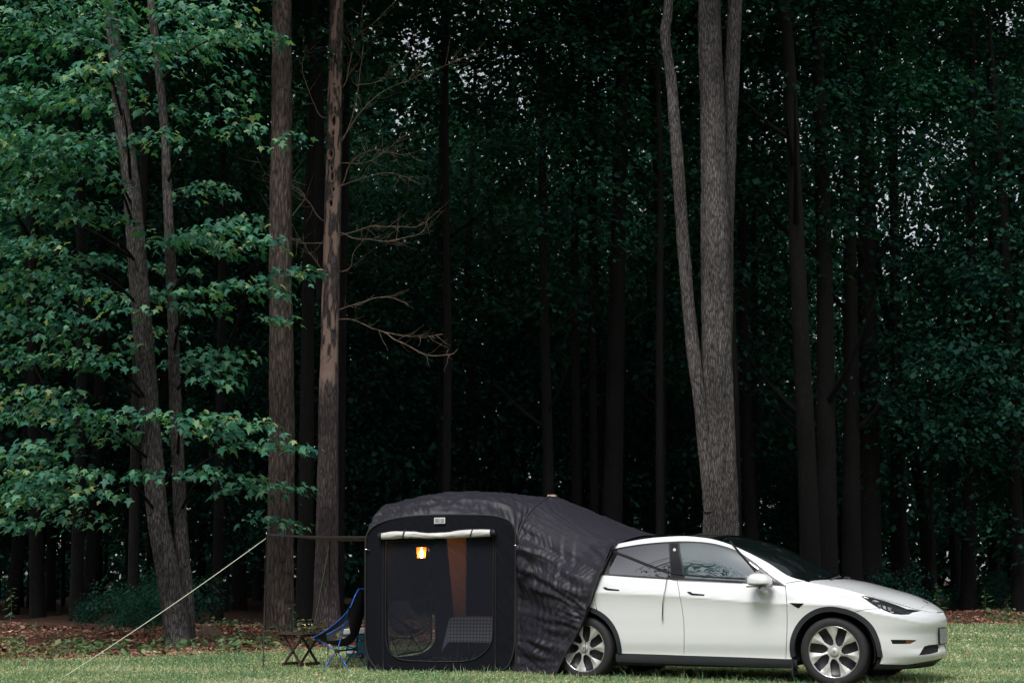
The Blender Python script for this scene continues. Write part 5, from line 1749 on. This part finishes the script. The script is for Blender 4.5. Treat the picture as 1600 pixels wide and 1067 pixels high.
# keep the cloth outside the car body
W_ = P + TO
rel = W_ - ORG
xl, yl = rel @ FD, rel @ LD
wid = side_s(np.clip(xl, -3.85, 0).ravel(), np.clip(W_[..., 2], .12, 1.5).ravel()).reshape(xl.shape) + .085
wid = wid * np.clip((xl + 4.15) / .3, 0, 1) * np.clip((1.62 - W_[..., 2]) / .15, 0, 1)
near = (V2 < .42)
push = np.where(near, np.clip(yl + wid, 0, None), 0) * np.clip(U2 / .10, 0, 1)
raw = push.copy()
for _ in range(14):
    for ax in (0, 1):
        pd_ = np.concatenate([np.take(push, [0], ax), push, np.take(push, [-1], ax)], ax)
        n_p = push.shape[ax]
        push = (np.take(pd_, range(n_p), ax) + 2 * push + np.take(pd_, range(2, n_p + 2), ax)) / 4
    push = np.maximum(push, raw * np.clip(U2 / .10, 0, 1))
P = P - push[..., None] * LD
f1 = creases(lenu, hgt, 33, 1.42, .22, 8, 2.6, 9.)
f2 = creases(lenu, hgt, 35, 1.2, .8, 12, 6., 24.)
f3 = creases(lenu, hgt, 37, 1.15, .12, 6, 5., 20.)
upper = np.clip((hgt - 1.65) / .35, 0, 1) * np.clip((hgt[-1:] - 1.65 - hgt) / .35, 0, 1)
ed = np.clip(U2 / .03, 0, 1) * np.clip((1 - U2) / .05, 0, 1)
disp = ed * ((1 - upper) * (.085 * (f1 - .5) + .050 * (f2 - .5)) + upper * .034 * (f3 - .5) + .010 * (f2 - .5))
P = disp_grid(P, disp, np.array([.3, -1., .5]))
P[..., 2] = np.maximum(P[..., 2], .004)
obj_np('sleeve', P.reshape(-1, 3), grid_faces(nv, nu), MAT['nylon'], tent, True)
tb = MB(); tb.tube(cb[:len(cb) // 2 + 10], .008, 6); tb.build('sleeve_hem', MAT['webbing'], tent, True)
tb = MB(); tb.tube(ca[:len(ca) // 2 + 10] - ey * .004, .014, 8); tb.build('sleeve_hoop', MAT['webbing'], tent, True)
pk = apexA + np.array([.02, 0, .01])
tb = MB(); tb.box(pk, (.10, .06, .025), rotz(-.4)); tb.build('roof_tag', plain('pink_tag', (.50, .33, .30), rough=.6), tent)

# straps that tie the sleeve over the car doors
def strap(pts, w=.011, off=.014):
    q = px_side(crv(pts, 8))
    P_ = side(q[:, 0], q[:, 1])
    W_ = car2w(P_ + np.array([0, -off, 0])) - TO
    tb = MB()
    for a_, b_ in zip(W_[:-1], W_[1:]):
        tb.bar(a_, b_, .004, w, up=(.2, 0, 1))
    tb.build('strap', MAT['webbing'], tent)
strap([(952, 859), (980, 869), (1010, 881), (1045, 894)], .026)
strap([(1043, 893), (1068, 897), (1120, 901), (1168, 903.5)], .010)
strap([(1045, 897), (1052, 904), (1090, 906), (1160, 909)], .009)
strap([(1141, 845), (1152, 858), (1165, 873), (1180, 891)], .022)
strap([(1160, 868), (1172, 880), (1184, 890)], .014)
strap([(1043.5, 897), (1041, 915), (1037.5, 935), (1036.5, 952), (1036, 968)], .012, .02)
q = px_side([(1036, 960), (1036, 969)])
W_ = car2w(side(q[:, 0], q[:, 1]) + np.array([0, -.022, 0])) - TO
tb = MB(); tb.bar(W_[0], W_[1], .006, .016); tb.build('strap_buckle', MAT['chrome'], tent)
q = np.array([on_car(915, 990, 1.0), on_car(914.5, 1018, .99)])
tb = MB(); tb.bar(q[0], q[1], .004, .014); tb.build('strap', MAT['webbing'], tent)

# ================================================================== INSIDE THE TENT
# lantern
def glow_glass():
    m, nt, N, L, out = newmat('lantern_glass')
    t = N.new('ShaderNodeBsdfTranslucent'); t.inputs['Color'].default_value = (.9, .27, .06, 1)
    p = N.new('ShaderNodeBsdfTransparent')
    mx = N.new('ShaderNodeMixShader'); mx.inputs[0].default_value = .16
    L.new(p.outputs[0], mx.inputs[1]); L.new(t.outputs[0], mx.inputs[2]); L.new(mx.outputs[0], out.inputs['Surface'])
    return m
lc = at_plane(658.5, 863, TO + ey * .55, ey)
lan = tag(empty('lantern', lc), 'glowing warm glass lantern hanging behind the netting window of the tent', 'lantern')
b = MB(); b.lathe([(0, .085), (.055, .080), (.072, .072), (.072, .064), (.0, .060)], 24); b.build('lantern_cap', plain('lantern_metal', (.35, .25, .16), rough=.4, metal=.6), lan, True)
b = MB(); b.lathe([(.0, -.085), (.045, -.085), (.050, -.078), (.050, -.066), (.0, -.064)], 24); b.build('lantern_base', MAT['trim'], lan, True)
m, nt, N, L, out = newmat('lantern_light')
e = N.new('ShaderNodeEmission'); e.inputs['Color'].default_value = (1., .45, .14, 1); e.inputs['Strength'].default_value = 330.
L.new(e.outputs[0], out.inputs['Surface'])
b = MB(); b.lathe([(.0, -.064), (.014, -.06), (.020, -.03), (.016, .01), (.008, .04), (.0, .05)], 20); b.build('lantern_flame', m, lan, True)
b = MB(); b.lathe([(.050, -.066), (.054, -.02), (.060, .064)], 24); b.build('lantern_glass', glow_glass(), lan, True)
b = MB(); b.tube([(.075, 0, .068), (.095, 0, .03), (.095, 0, -.03)], .004, 6); b.tube([(0, 0, .085), (0, 0, .30)], .003, 6); b.build('lantern_handle', MAT['trim'], lan, True)
# table under a checked cloth
tc0 = at_plane(704, 964.5, TO + ey * .75, ey)
zt_ = float(tc0[2])
tab = tag(empty('camp_table', (tc0[0], tc0[1], 0), (0, 0, TYAW)), 'low camp table inside the tent under a checked cloth', 'table')
b = MB(); b.box((.55, .35, zt_ - .02), (1.06, .66, .03)); b.build('tabletop', MAT['trim'], tab)
for x_ in (.08, 1.02):
    for y_ in (.08, .62):
        b = MB(); b.bar((x_, y_, 0), (x_, y_, zt_ - .035), .03, .03, (1, 0, 0)); b.build('leg', MAT['trim'], tab)
m, nt, N, L, out = newmat('checked_cloth')
tcn = N.new('ShaderNodeUVMap')
sxn = N.new('ShaderNodeSeparateXYZ'); L.new(tcn.outputs[0], sxn.inputs[0])
lines_ = []
for k in range(2):
    mu = N.new('ShaderNodeMath'); mu.operation = 'MULTIPLY'; mu.inputs[1].default_value = 1 / .042
    L.new(sxn.outputs[k], mu.inputs[0])
    fr = N.new('ShaderNodeMath'); fr.operation = 'FRACT'; L.new(mu.outputs[0], fr.inputs[0])
    ls = N.new('ShaderNodeMath'); ls.operation = 'LESS_THAN'; ls.inputs[1].default_value = .34; L.new(fr.outputs[0], ls.inputs[0])
    lines_.append(ls)
ad = N.new('ShaderNodeMath'); ad.operation = 'ADD'; L.new(lines_[0].outputs[0], ad.inputs[0]); L.new(lines_[1].outputs[0], ad.inputs[1])
rp = N.new('ShaderNodeValToRGB'); rp.color_ramp.elements[0].color = (.30, .31, .36, 1); rp.color_ramp.elements[1].color = (.03, .03, .045, 1)
dv = N.new('ShaderNodeMath'); dv.operation = 'MULTIPLY'; dv.inputs[1].default_value = .5; L.new(ad.outputs[0], dv.inputs[0]); L.new(dv.outputs[0], rp.inputs[0])
bs = N.new('ShaderNodeBsdfPrincipled'); setin(bs, Roughness=.9); L.new(rp.outputs[0], bs.inputs['Base Color']); L.new(bs.outputs[0], out.inputs['Surface'])
MAT['cloth'] = m
# cloth: top sheet with hanging front and left edges, a loose corner
cu, cv = np.linspace(-.30, 1.10, 57), np.linspace(-.30, .70, 41)
CU, CV = np.meshgrid(cu, cv, indexing='ij')
ou, ov = np.clip(-CU, 0, None), np.clip(-CV, 0, None)
drop = np.maximum(ou, ov)
both = np.minimum(ou, ov)
Xc = np.where(CU < 0, -.012 - .22 * ou - .05 * both, CU)
Yc = np.where(CV < 0, -.012 - .12 * ov + .02 * np.sin(CU * 9) * ov / .3, CV)
Xc = Xc + np.where((CV < 0) & (CU > 0), .0, 0)
Zc_ = zt_ + .004 - drop - .40 * both
Yc = Yc - .04 * np.where(both > 0, both, 0)
clo = obj_np('tablecloth', np.stack([Xc, Yc, Zc_], -1).reshape(-1, 3), grid_faces(57, 41), MAT['cloth'], None, True)
clo.location = tab.location; clo.rotation_euler = (0, 0, TYAW)
uvl = clo.data.uv_layers.new(name='UVMap')
li = np.zeros(len(clo.data.loops), dtype=np.int32); clo.data.loops.foreach_get('vertex_index', li)
uvs = np.stack([CU.ravel(), CV.ravel()], 1)[li]
uvl.data.foreach_set('uv', uvs.astype(np.float32).ravel())
tag(clo, 'grey and black checked cloth hanging over the table inside the tent', 'tablecloth')

# ================================================================== AWNING, POLES, ROPES
npole, fpole = gnd(411, 1048), gnd(512, 1031)
ztop = float(at_y(415, 834, npole[1])[2])
fz = float(at_y(512, 843, fpole[1])[2])
def pole(base, h, label):
    t = tag(empty('awning_pole', base), label, 'pole', 'awning poles')
    b = MB(); b.tube([(0, 0, -.08), (0, 0, h)], .009, 10); b.build('shaft', MAT['webbing'], t, True)
    b = MB(); b.tube([(0, 0, h), (0, 0, h + .035)], .005, 8); b.build('pole_tip', MAT['chrome'], t, True)
pole(npole, ztop, 'thin black awning pole standing in front of the thick trunk, guyed to the lawn')
pole(fpole, fz, 'thin black awning pole in front of the dead tree, beside the blue-framed chair')
a0 = npole + [0, 0, ztop]; a1 = fpole + [0, 0, fz]
b0 = TO + FP(.0, float(px_tent([(571, 838)])[0][1]), .0); b1 = TO + FP(0., float(px_tent([(571, 838)])[0][1]) + .05, 2.0)
n_, m_ = 40, 24
u = np.linspace(0, 1, n_)[:, None, None]; v = np.linspace(0, 1, m_)[None, :, None]
P = a0 * (1 - u) * (1 - v) + b0 * u * (1 - v) + b1 * u * v + a1 * (1 - u) * v
U_, V_ = u[..., 0] + 0 * v[..., 0], v[..., 0] + 0 * u[..., 0]
sag = -.05 * np.sin(U_ * PI) * (.35 + .65 * np.sin(V_ * PI)) + .012 * (ridged(np.stack([U_ * 3, V_ * 9, U_ * 0], -1).reshape(-1, 3), 51, 2).reshape(n_, m_) - .5)
P[..., 2] += sag
awn = tag(empty('awning', (b0 + a0) / 2 * [1, 1, 0]), 'dark awning sheet with tan underside stretched from the tent to two poles', 'awning')
ao = np.array(awn.location)
obj_np('canopy', (P - ao).reshape(-1, 3), grid_faces(n_, m_), MAT['nylon'], awn, True)
P2 = P.copy(); P2[..., 2] -= .006
obj_np('underside', (P2 - ao).reshape(-1, 3), grid_faces(n_, m_, True), MAT['lining'], awn, True)
P3 = np.concatenate([P[:, 0:1] + [0, -.006, .008], P[:, 0:1] + [0, -.006, -.014]], 1)
obj_np('hem', (P3 - ao).reshape(-1, 3), grid_faces(n_, 2), MAT['nylon'], awn, True)
MAT['rope_pale'] = plain('pale_rope', (.62, .66, .52), rough=.7)
MAT['rope_green'] = plain('green_rope', (.22, .38, .22), rough=.7)
def rope(name, a, b, mat, label):
    o_ = empty(name, b); tag(o_, label, 'rope', 'guy ropes')
    mb = MB(); t = np.linspace(0, 1, 12)[:, None]
    mb.tube((np.asarray(a) * (1 - t) + np.asarray(b) * t) - np.asarray(b) + np.array([0, 0, -.03]) * np.sin(t * PI), .0042, 6); mb.build('cord', mat, o_, True)
    mb = MB(); mb.tube([(0, 0, .03), (.0, 0, -.1)], .006, 6); mb.build('peg', MAT['chrome'], o_, True)
rope('guy_rope', a0 - [.0, 0, .05], gnd(95, 1060), MAT['rope_pale'], 'pale guy rope running from the outer awning pole down to the open lawn')
rope('guy_rope', a1 - [0, 0, .02], gnd(484, 1008), MAT['rope_green'], 'green guy rope running from the inner pole down behind the wooden table')

# ================================================================== CAMP FURNITURE
MAT['blue_pole'] = plain('blue_anodised', (.012, .10, .42), rough=.3, metal=.35)
MAT['chair_fabric'] = plain('black_chair_fabric', (.008, .008, .011), rough=.8, bump=.001, bscale=150)
MAT['wood_dark'] = plain('dark_stained_wood', (.030, .018, .017), rough=.6, col2=(.055, .034, .030), scale=30, stretch=(1, 1, 6), bump=.001)
# chair
ch = gnd(540, 1046)
chair = tag(empty('camp_chair', ch, (0, 0, math.radians(-8))), 'black sling camp chair with bright blue poles beside the tent', 'chair')
prof_e = crv([(-.36, .395), (-.16, .50), (.02, .645), (.115, .76), (.165, .90), (.195, .985)], 8)
prof_c = crv([(-.33, .375), (-.18, .305), (.02, .295), (.135, .42), (.20, .66), (.245, .975)], 8)
nE, nW = len(prof_e), 21
w_ = np.linspace(-1, 1, nW)
t_ = np.linspace(0, 1, nE)
width = np.interp(t_, [0, .3, .55, .8, 1], [.235, .29, .30, .25, .17])
VV = []
for i in range(nE):
    for v in w_:
        k = abs(v) ** 2.6
        x_, z_ = prof_c[i] * (1 - k) + prof_e[i] * k
        VV.append((x_, v * width[i], z_))
VV = np.array(VV)
fcs = grid_faces(nE, nW)
# side openings between the wing strap and the seat
cen = VV[fcs].mean(1)
tt = (fcs[:, 0] // nW) / nE; ww = np.abs(w_[np.minimum(fcs[:, 0] % nW, nW - 1)] + .05)
keepf = ~((tt > .16) & (tt < .50) & (ww > .55) & (ww < .88))
obj_np('sling', VV, fcs[keepf], MAT['chair_fabric'], chair, True)
for sg in (-1, 1):
    b = MB(); b.tube(np.stack([prof_e[:, 0], sg * width, prof_e[:, 1]], 1), .008, 8); b.build('piping', MAT['blue_pole'], chair, True)
b = MB(); b.tube([(prof_e[-1][0] + .10 * (1 - abs(v) ** 2.6), v * width[-1], prof_e[-1][1]) for v in w_], .008, 8); b.build('piping', MAT['blue_pole'], chair, True)
hubs = [np.array((-.07, -.17, .235)), np.array((.085, .15, .245))]
b = MB(); b.tube([hubs[0], hubs[1]], .010, 8); b.build('crossbar', MAT['trim'], chair, True)
for h_, sg in zip(hubs, (-1, 1)):
    b = MB(); b.box(h_, (.055, .04, .045)); b.build('hub', MAT['trim'], chair)
    for tx in (-.17 if sg < 0 else -.20, .19 if sg < 0 else .13):
        b = MB(); b.tube([h_, (h_[0] + tx, sg * .25, -.01)], .008, 8); b.build('leg', MAT['blue_pole'], chair, True)
    b = MB(); b.tube([h_, (-.335, sg * .225, .385)], .008, 8); b.build('seat_pole', MAT['blue_pole'], chair, True)
    b = MB(); b.tube([h_ + [.01, 0, .02], (.115, sg * .315, .765)], .008, 8); b.build('back_pole', MAT['blue_pole'], chair, True)
ch2 = copy_tree(chair)
g2 = gnd(628, 1022)
ch2.location = (g2[0], g2[1], 0); ch2.rotation_euler = (0, 0, math.radians(150))
for o_ in ch2.children:
    for sl_ in o_.material_slots:
        sl_.link = 'OBJECT'; sl_.material = MAT['chair_fabric']
tag(ch2, 'second black camp chair seen dimly through the netting of the tent', 'chair')
# folding table
st0 = gnd(470, 1043)
stb = tag(empty('folding_table', st0, (0, 0, math.radians(-32))), 'small dark wooden folding table with slatted top and crossed legs', 'table')
HT = .425
for k in range(6):
    b = MB(); b.box((0, -.2 + .08 * k, HT), (.44, .068, .016)); b.build('slat', MAT['wood_dark'], stb)
for k in range(2):
    b = MB(); b.box((-.18 + .36 * k, 0, HT - .018), (.03, .44, .020)); b.build('batten', MAT['wood_dark'], stb)
for sg in (-1, 1):
    for dr in (-1, 1):
        y_ = sg * .165 + dr * .012
        b = MB(); b.bar((-dr * .155, y_, HT - .03), (dr * .165, y_, 0), .020, .030, (0, 1, 0)); b.build('leg', MAT['wood_dark'], stb)
for dr in (-1, 1):
    b = MB(); b.bar((dr * .14, -.19, .055), (dr * .14, .19, .055), .018, .034); b.build('stretcher', MAT['wood_dark'], stb)
# wine glasses
MAT['glass_clear'] = None
m, nt, N, L, out = newmat('drinking_glass')
gl = N.new('ShaderNodeBsdfGlossy'); gl.inputs['Roughness'].default_value = .03; gl.inputs['Color'].default_value = (.5, .48, .40, 1)
tr = N.new('ShaderNodeBsdfTransparent'); tr.inputs['Color'].default_value = (.93, .92, .84, 1)
lw_ = N.new('ShaderNodeLayerWeight'); lw_.inputs['Blend'].default_value = .42
mx = N.new('ShaderNodeMixShader'); L.new(lw_.outputs['Fresnel'], mx.inputs[0]); L.new(tr.outputs[0], mx.inputs[1]); L.new(gl.outputs[0], mx.inputs[2]); L.new(mx.outputs[0], out.inputs['Surface'])
MAT['glass_clear'] = m
for k, (dx, dy) in enumerate(((.025, -.02), (.105, .02))):
    g = tag(empty('wine_glass', (st0[0] + dx, st0[1] + dy, HT + .0085)), 'stemmed wine glass standing empty on the slatted wooden table', 'glass', 'pair of wine glasses')
    b = MB(); b.lathe([(.0, .088), (.020, .090), (.034, .104), (.040, .125), (.040, .165)], 24); bo = b.build('bowl', MAT['glass_clear'], g, True)
    b = MB(); b.lathe([(.040, .163), (.0425, .165), (.040, .168)], 24); b.build('gilt_rim', plain('gilt', (.55, .40, .16), rough=.25, metal=.8), bo, True)
    b = MB(); b.lathe([(.030, 0), (.030, .003), (.006, .008), (.004, .05), (.006, .082), (.0, .09)], 20); b.build('stem', MAT['glass_clear'], g, True)
# cooler
c0 = gnd(553, 1030)
coo = tag(empty('cooler_box', (c0[0] + .05, c0[1] + .15, 0), (0, 0, math.radians(-10))), 'blue wheeled cooler box with white lid and bright sticker behind the chair', 'cooler')
MAT['cooler_blue'] = plain('cooler_blue', (.012, .075, .135), rough=.45, bump=.0005, bscale=90)
MAT['cooler_white'] = plain('cooler_white', (.70, .71, .72), rough=.4)
def rbox(name, x0, x1, y0, y1, z0, z1, taper, mat, parent, r=.03):
    n = 6
    def ring(z, k, sh=0):
        pts = []
        for cx, cy, a0 in ((x1 - r, y1 - r, 0), (x0 + r, y1 - r, 90), (x0 + r, y0 + r, 180), (x1 - r, y0 + r, 270)):
            for i in range(n):
                a = math.radians(a0 + 90 * i / (n - 1))
                pts.append(((cx + (r - sh) * math.cos(a)) * k, (cy + (r - sh) * math.sin(a)) * k, z))
        return pts
    R = [ring(z0, taper, .008), ring(z0 + .01, taper), ring(z1 - .01, 1.), ring(z1, 1., .008)]
    m_ = len(R[0]); V = [p for q in R for p in q]
    Fc = [(i * m_ + k, i * m_ + (k + 1) % m_, (i + 1) * m_ + (k + 1) % m_, (i + 1) * m_ + k) for i in range(3) for k in range(m_)]
    Fc += [tuple(range(m_))[::-1], tuple(range(3 * m_, 4 * m_))]
    return obj_np(name, np.array(V), Fc, mat, parent, False)
rbox('tub', -.16, .26, -.15, .15, .02, .345, .93, MAT['cooler_blue'], coo)
lid = rbox('lid', -.175, .275, -.165, .165, .35, .425, .97, MAT['cooler_white'], coo, .04)
lid.rotation_euler = (0, math.radians(-3), 0)
b = MB(); b.box((.02, -.158, .33), (.30, .012, .02)); b.build('rim_band', MAT['cooler_blue'], coo)
for dx in (.06, .22):
    b = MB(); b.lathe([(0, -.012), (.045, -.012), (.052, 0), (.045, .012), (0, .012)], 20, (dx, -.155, .05), 'y'); wo_ = b.build('wheel', MAT['rubber'], coo, True)
    b = MB(); b.lathe([(0, -.016), (.014, -.016), (.014, -.010)], 12, (dx, -.155, .05), 'y'); b.build('hub', MAT['cooler_white'], wo_, True)
for nm, x0, x1, z0, z1, col in (('sticker_band', -.13, -.01, .195, .235, (.55, .03, .03)), ('sticker_patch', -.10, 0., .150, .194, (.12, .50, .60)), ('sticker_patch', -.13, -.03, .085, .12, (.60, .58, .58)), ('sticker_patch', -.055, .02, .095, .150, (.62, .55, .53))):
    b = MB(); b.box(((x0 + x1) / 2, -.1475, (z0 + z1) / 2), (x1 - x0, .006, z1 - z0)); b.build(nm, plain(nm, col, rough=.4), coo)
b = MB(); b.tube([(-.12, -.165, .30), (-.06, -.20, .26), (.1, -.20, .26), (.16, -.165, .30)], .008, 8); b.build('carry_handle', MAT['trim'], coo, True)

# ================================================================== SMALL THINGS AT THE WOOD EDGE
def weed(px, py, h, nl, leaf, label, spread=.12, group=None, lean=0.):
    g = gnd(px, py)
    g[2] = float(ground_z(np.array([g[0]]), np.array([g[1]]))[0])
    t = tag(empty('weed_plant', g), label, 'plant', group)
    z = np.linspace(0, h, 8)
    st = np.stack([lean * z + .02 * np.sin(z * 5), .02 * np.cos(z * 4), z], 1)
    b = MB(); b.tube(st, np.linspace(.007, .003, 8), 6); b.build('stem', MAT['weed'], t, True)
    zz = h * (.15 + .85 * np.linspace(0, 1, nl)); a = np.arange(nl) * 2.4 + rng.random(nl)
    r = spread * (.35 + .65 * np.sin(np.linspace(.6, 2.9, nl)))
    pos = np.stack([np.interp(zz, z, st[:, 0]) + np.cos(a) * r * .25, np.sin(a) * r * .25, zz], 1)
    tip, nr, s = rand_leaves(pos, np.stack([np.cos(a), np.sin(a)], 1), leaf, (-.5, .6), .3)
    for i in range(nl):
        V, T = leaf_arrays(pos[i:i + 1], tip[i:i + 1], nr[i:i + 1], s[i:i + 1] * (1.15 - .5 * i / nl), OVATE, OVATE_T)
        obj_np('leaf', V, T, MAT['weed'], t, True)
weed(1467, 972, 1.05, 17, .17, 'tall leafy weed at the lawn edge right beside the car nose')
weed(1540, 965, .75, 14, .20, 'bushy leafy weed in the brown litter, shorter than the one by the car', .2)
weed(1575, 963, .45, 9, .15, 'small broad leaved weed in the litter next to the bushy weed')
weed(457, 1000, .62, 15, .12, 'green weed growing up against the thick brown trunk', .1, lean=-.05)
weed(235, 1003, .40, 16, .09, 'feathery green weed at the left foot of the two-stemmed maple', .16)
weed(15, 980, .75, 14, .20, 'pale leafy weed in shade at the edge of the bare earth', .2)
weed(118, 993, .38, 14, .11, 'low green weed patch in the reddish litter near the fallen stick', .2)
weed(418, 1006, .24, 16, .17, 'broad pale leaves spreading at the foot of the thick brown trunk', .3)
weed(432, 1009, .20, 12, .16, 'broad pale leaf clump between the thick trunk and the folding table', .3)
weed(478, 1006, .22, 14, .15, 'broad leaved clump growing behind the folding table', .3)
weed(373, 1000, .30, 9, .13, 'small weed in the litter beside the brown mound of earth', .2)
# fallen sticks
def stick(pts, r, label):
    P_ = np.array([gnd(*p) for p in pts]); P_[:, 2] = ground_z(P_[:, 0], P_[:, 1]) + .03
    o0 = P_[0].copy()
    P_, R_, _ = smooth_path(P_, np.linspace(r, r * .5, len(pts)), .06)
    P_[:, 2] += .03 * (fbm(P_ * 4, 8, 2) - .3)
    v, f = tube_arrays(P_, R_, 7)
    o = obj_np('fallen_stick', v - o0, f, MAT['stick'], None, True); o.location = tuple(o0)
    tag(o, label, 'stick')
MAT['stick'] = plain('weathered_stick', (.30, .17, .12), rough=.8, col2=(.16, .09, .07), scale=14)
stick([(86, 1024), (110, 1018), (135, 1011), (165, 1007), (220, 1008)], .022, 'pale crooked stick lying on the brown leaf litter')
stick([(28, 1031), (45, 1027), (58, 1028), (80, 1030)], .014, 'thin pale stick at the edge between litter and lawn')
stick([(165, 1012), (200, 1014), (245, 1013)], .010, 'slender straight twig lying on the litter near the maple foot')
# brown mound of earth beside the maple
mp_ = gnd(325, 998)
u = np.linspace(0, 2 * PI, 28, endpoint=False); rr = np.linspace(0, 1, 10)
V = []
for r_ in rr:
    for a in u:
        n_ = fbm(np.array([[math.cos(a) * r_ * 2, math.sin(a) * r_ * 2, .3]]), 71, 4)[0]
        V.append((math.cos(a) * r_ * .42, math.sin(a) * r_ * .30, .17 * (1 - r_ ** 2) * (.6 + .9 * n_) - .02))
Fc = [(i * 28 + k, i * 28 + (k + 1) % 28, (i + 1) * 28 + (k + 1) % 28, (i + 1) * 28 + k) for i in range(9) for k in range(28)]
mo = obj_np('earth_mound', np.array(V), np.array(Fc)[:, ::-1], plain('earth', (.10, .052, .040), rough=.95, col2=(.045, .026, .020), scale=14, bump=.02, bscale=30), None, True)
mo.location = (mp_[0], mp_[1], float(ground_z(np.array([mp_[0]]), np.array([mp_[1]]))[0])); tag(mo, 'low brown mound of bare earth to the right of the maple foot', 'mound')
# a few white clover heads in the lawn
nfl = 90
Xc_ = rng.normal(9.2, 1.6, nfl); Yc_ = 27 + 5 * rng.random(nfl)
V, T = leaf_arrays(np.stack([Xc_, Yc_, .07 + .03 * rng.random(nfl)], 1), rng.normal(0, 1, (nfl, 3)), rng.normal(0, 1, (nfl, 3)), np.full(nfl, .03), OVATE, OVATE_T)
tag(obj_np('clover_flowers', V, T, plain('clover_white', (.7, .7, .62), rough=.8), None, True), 'white clover heads dotted through the grass', 'flowers', kind='stuff')
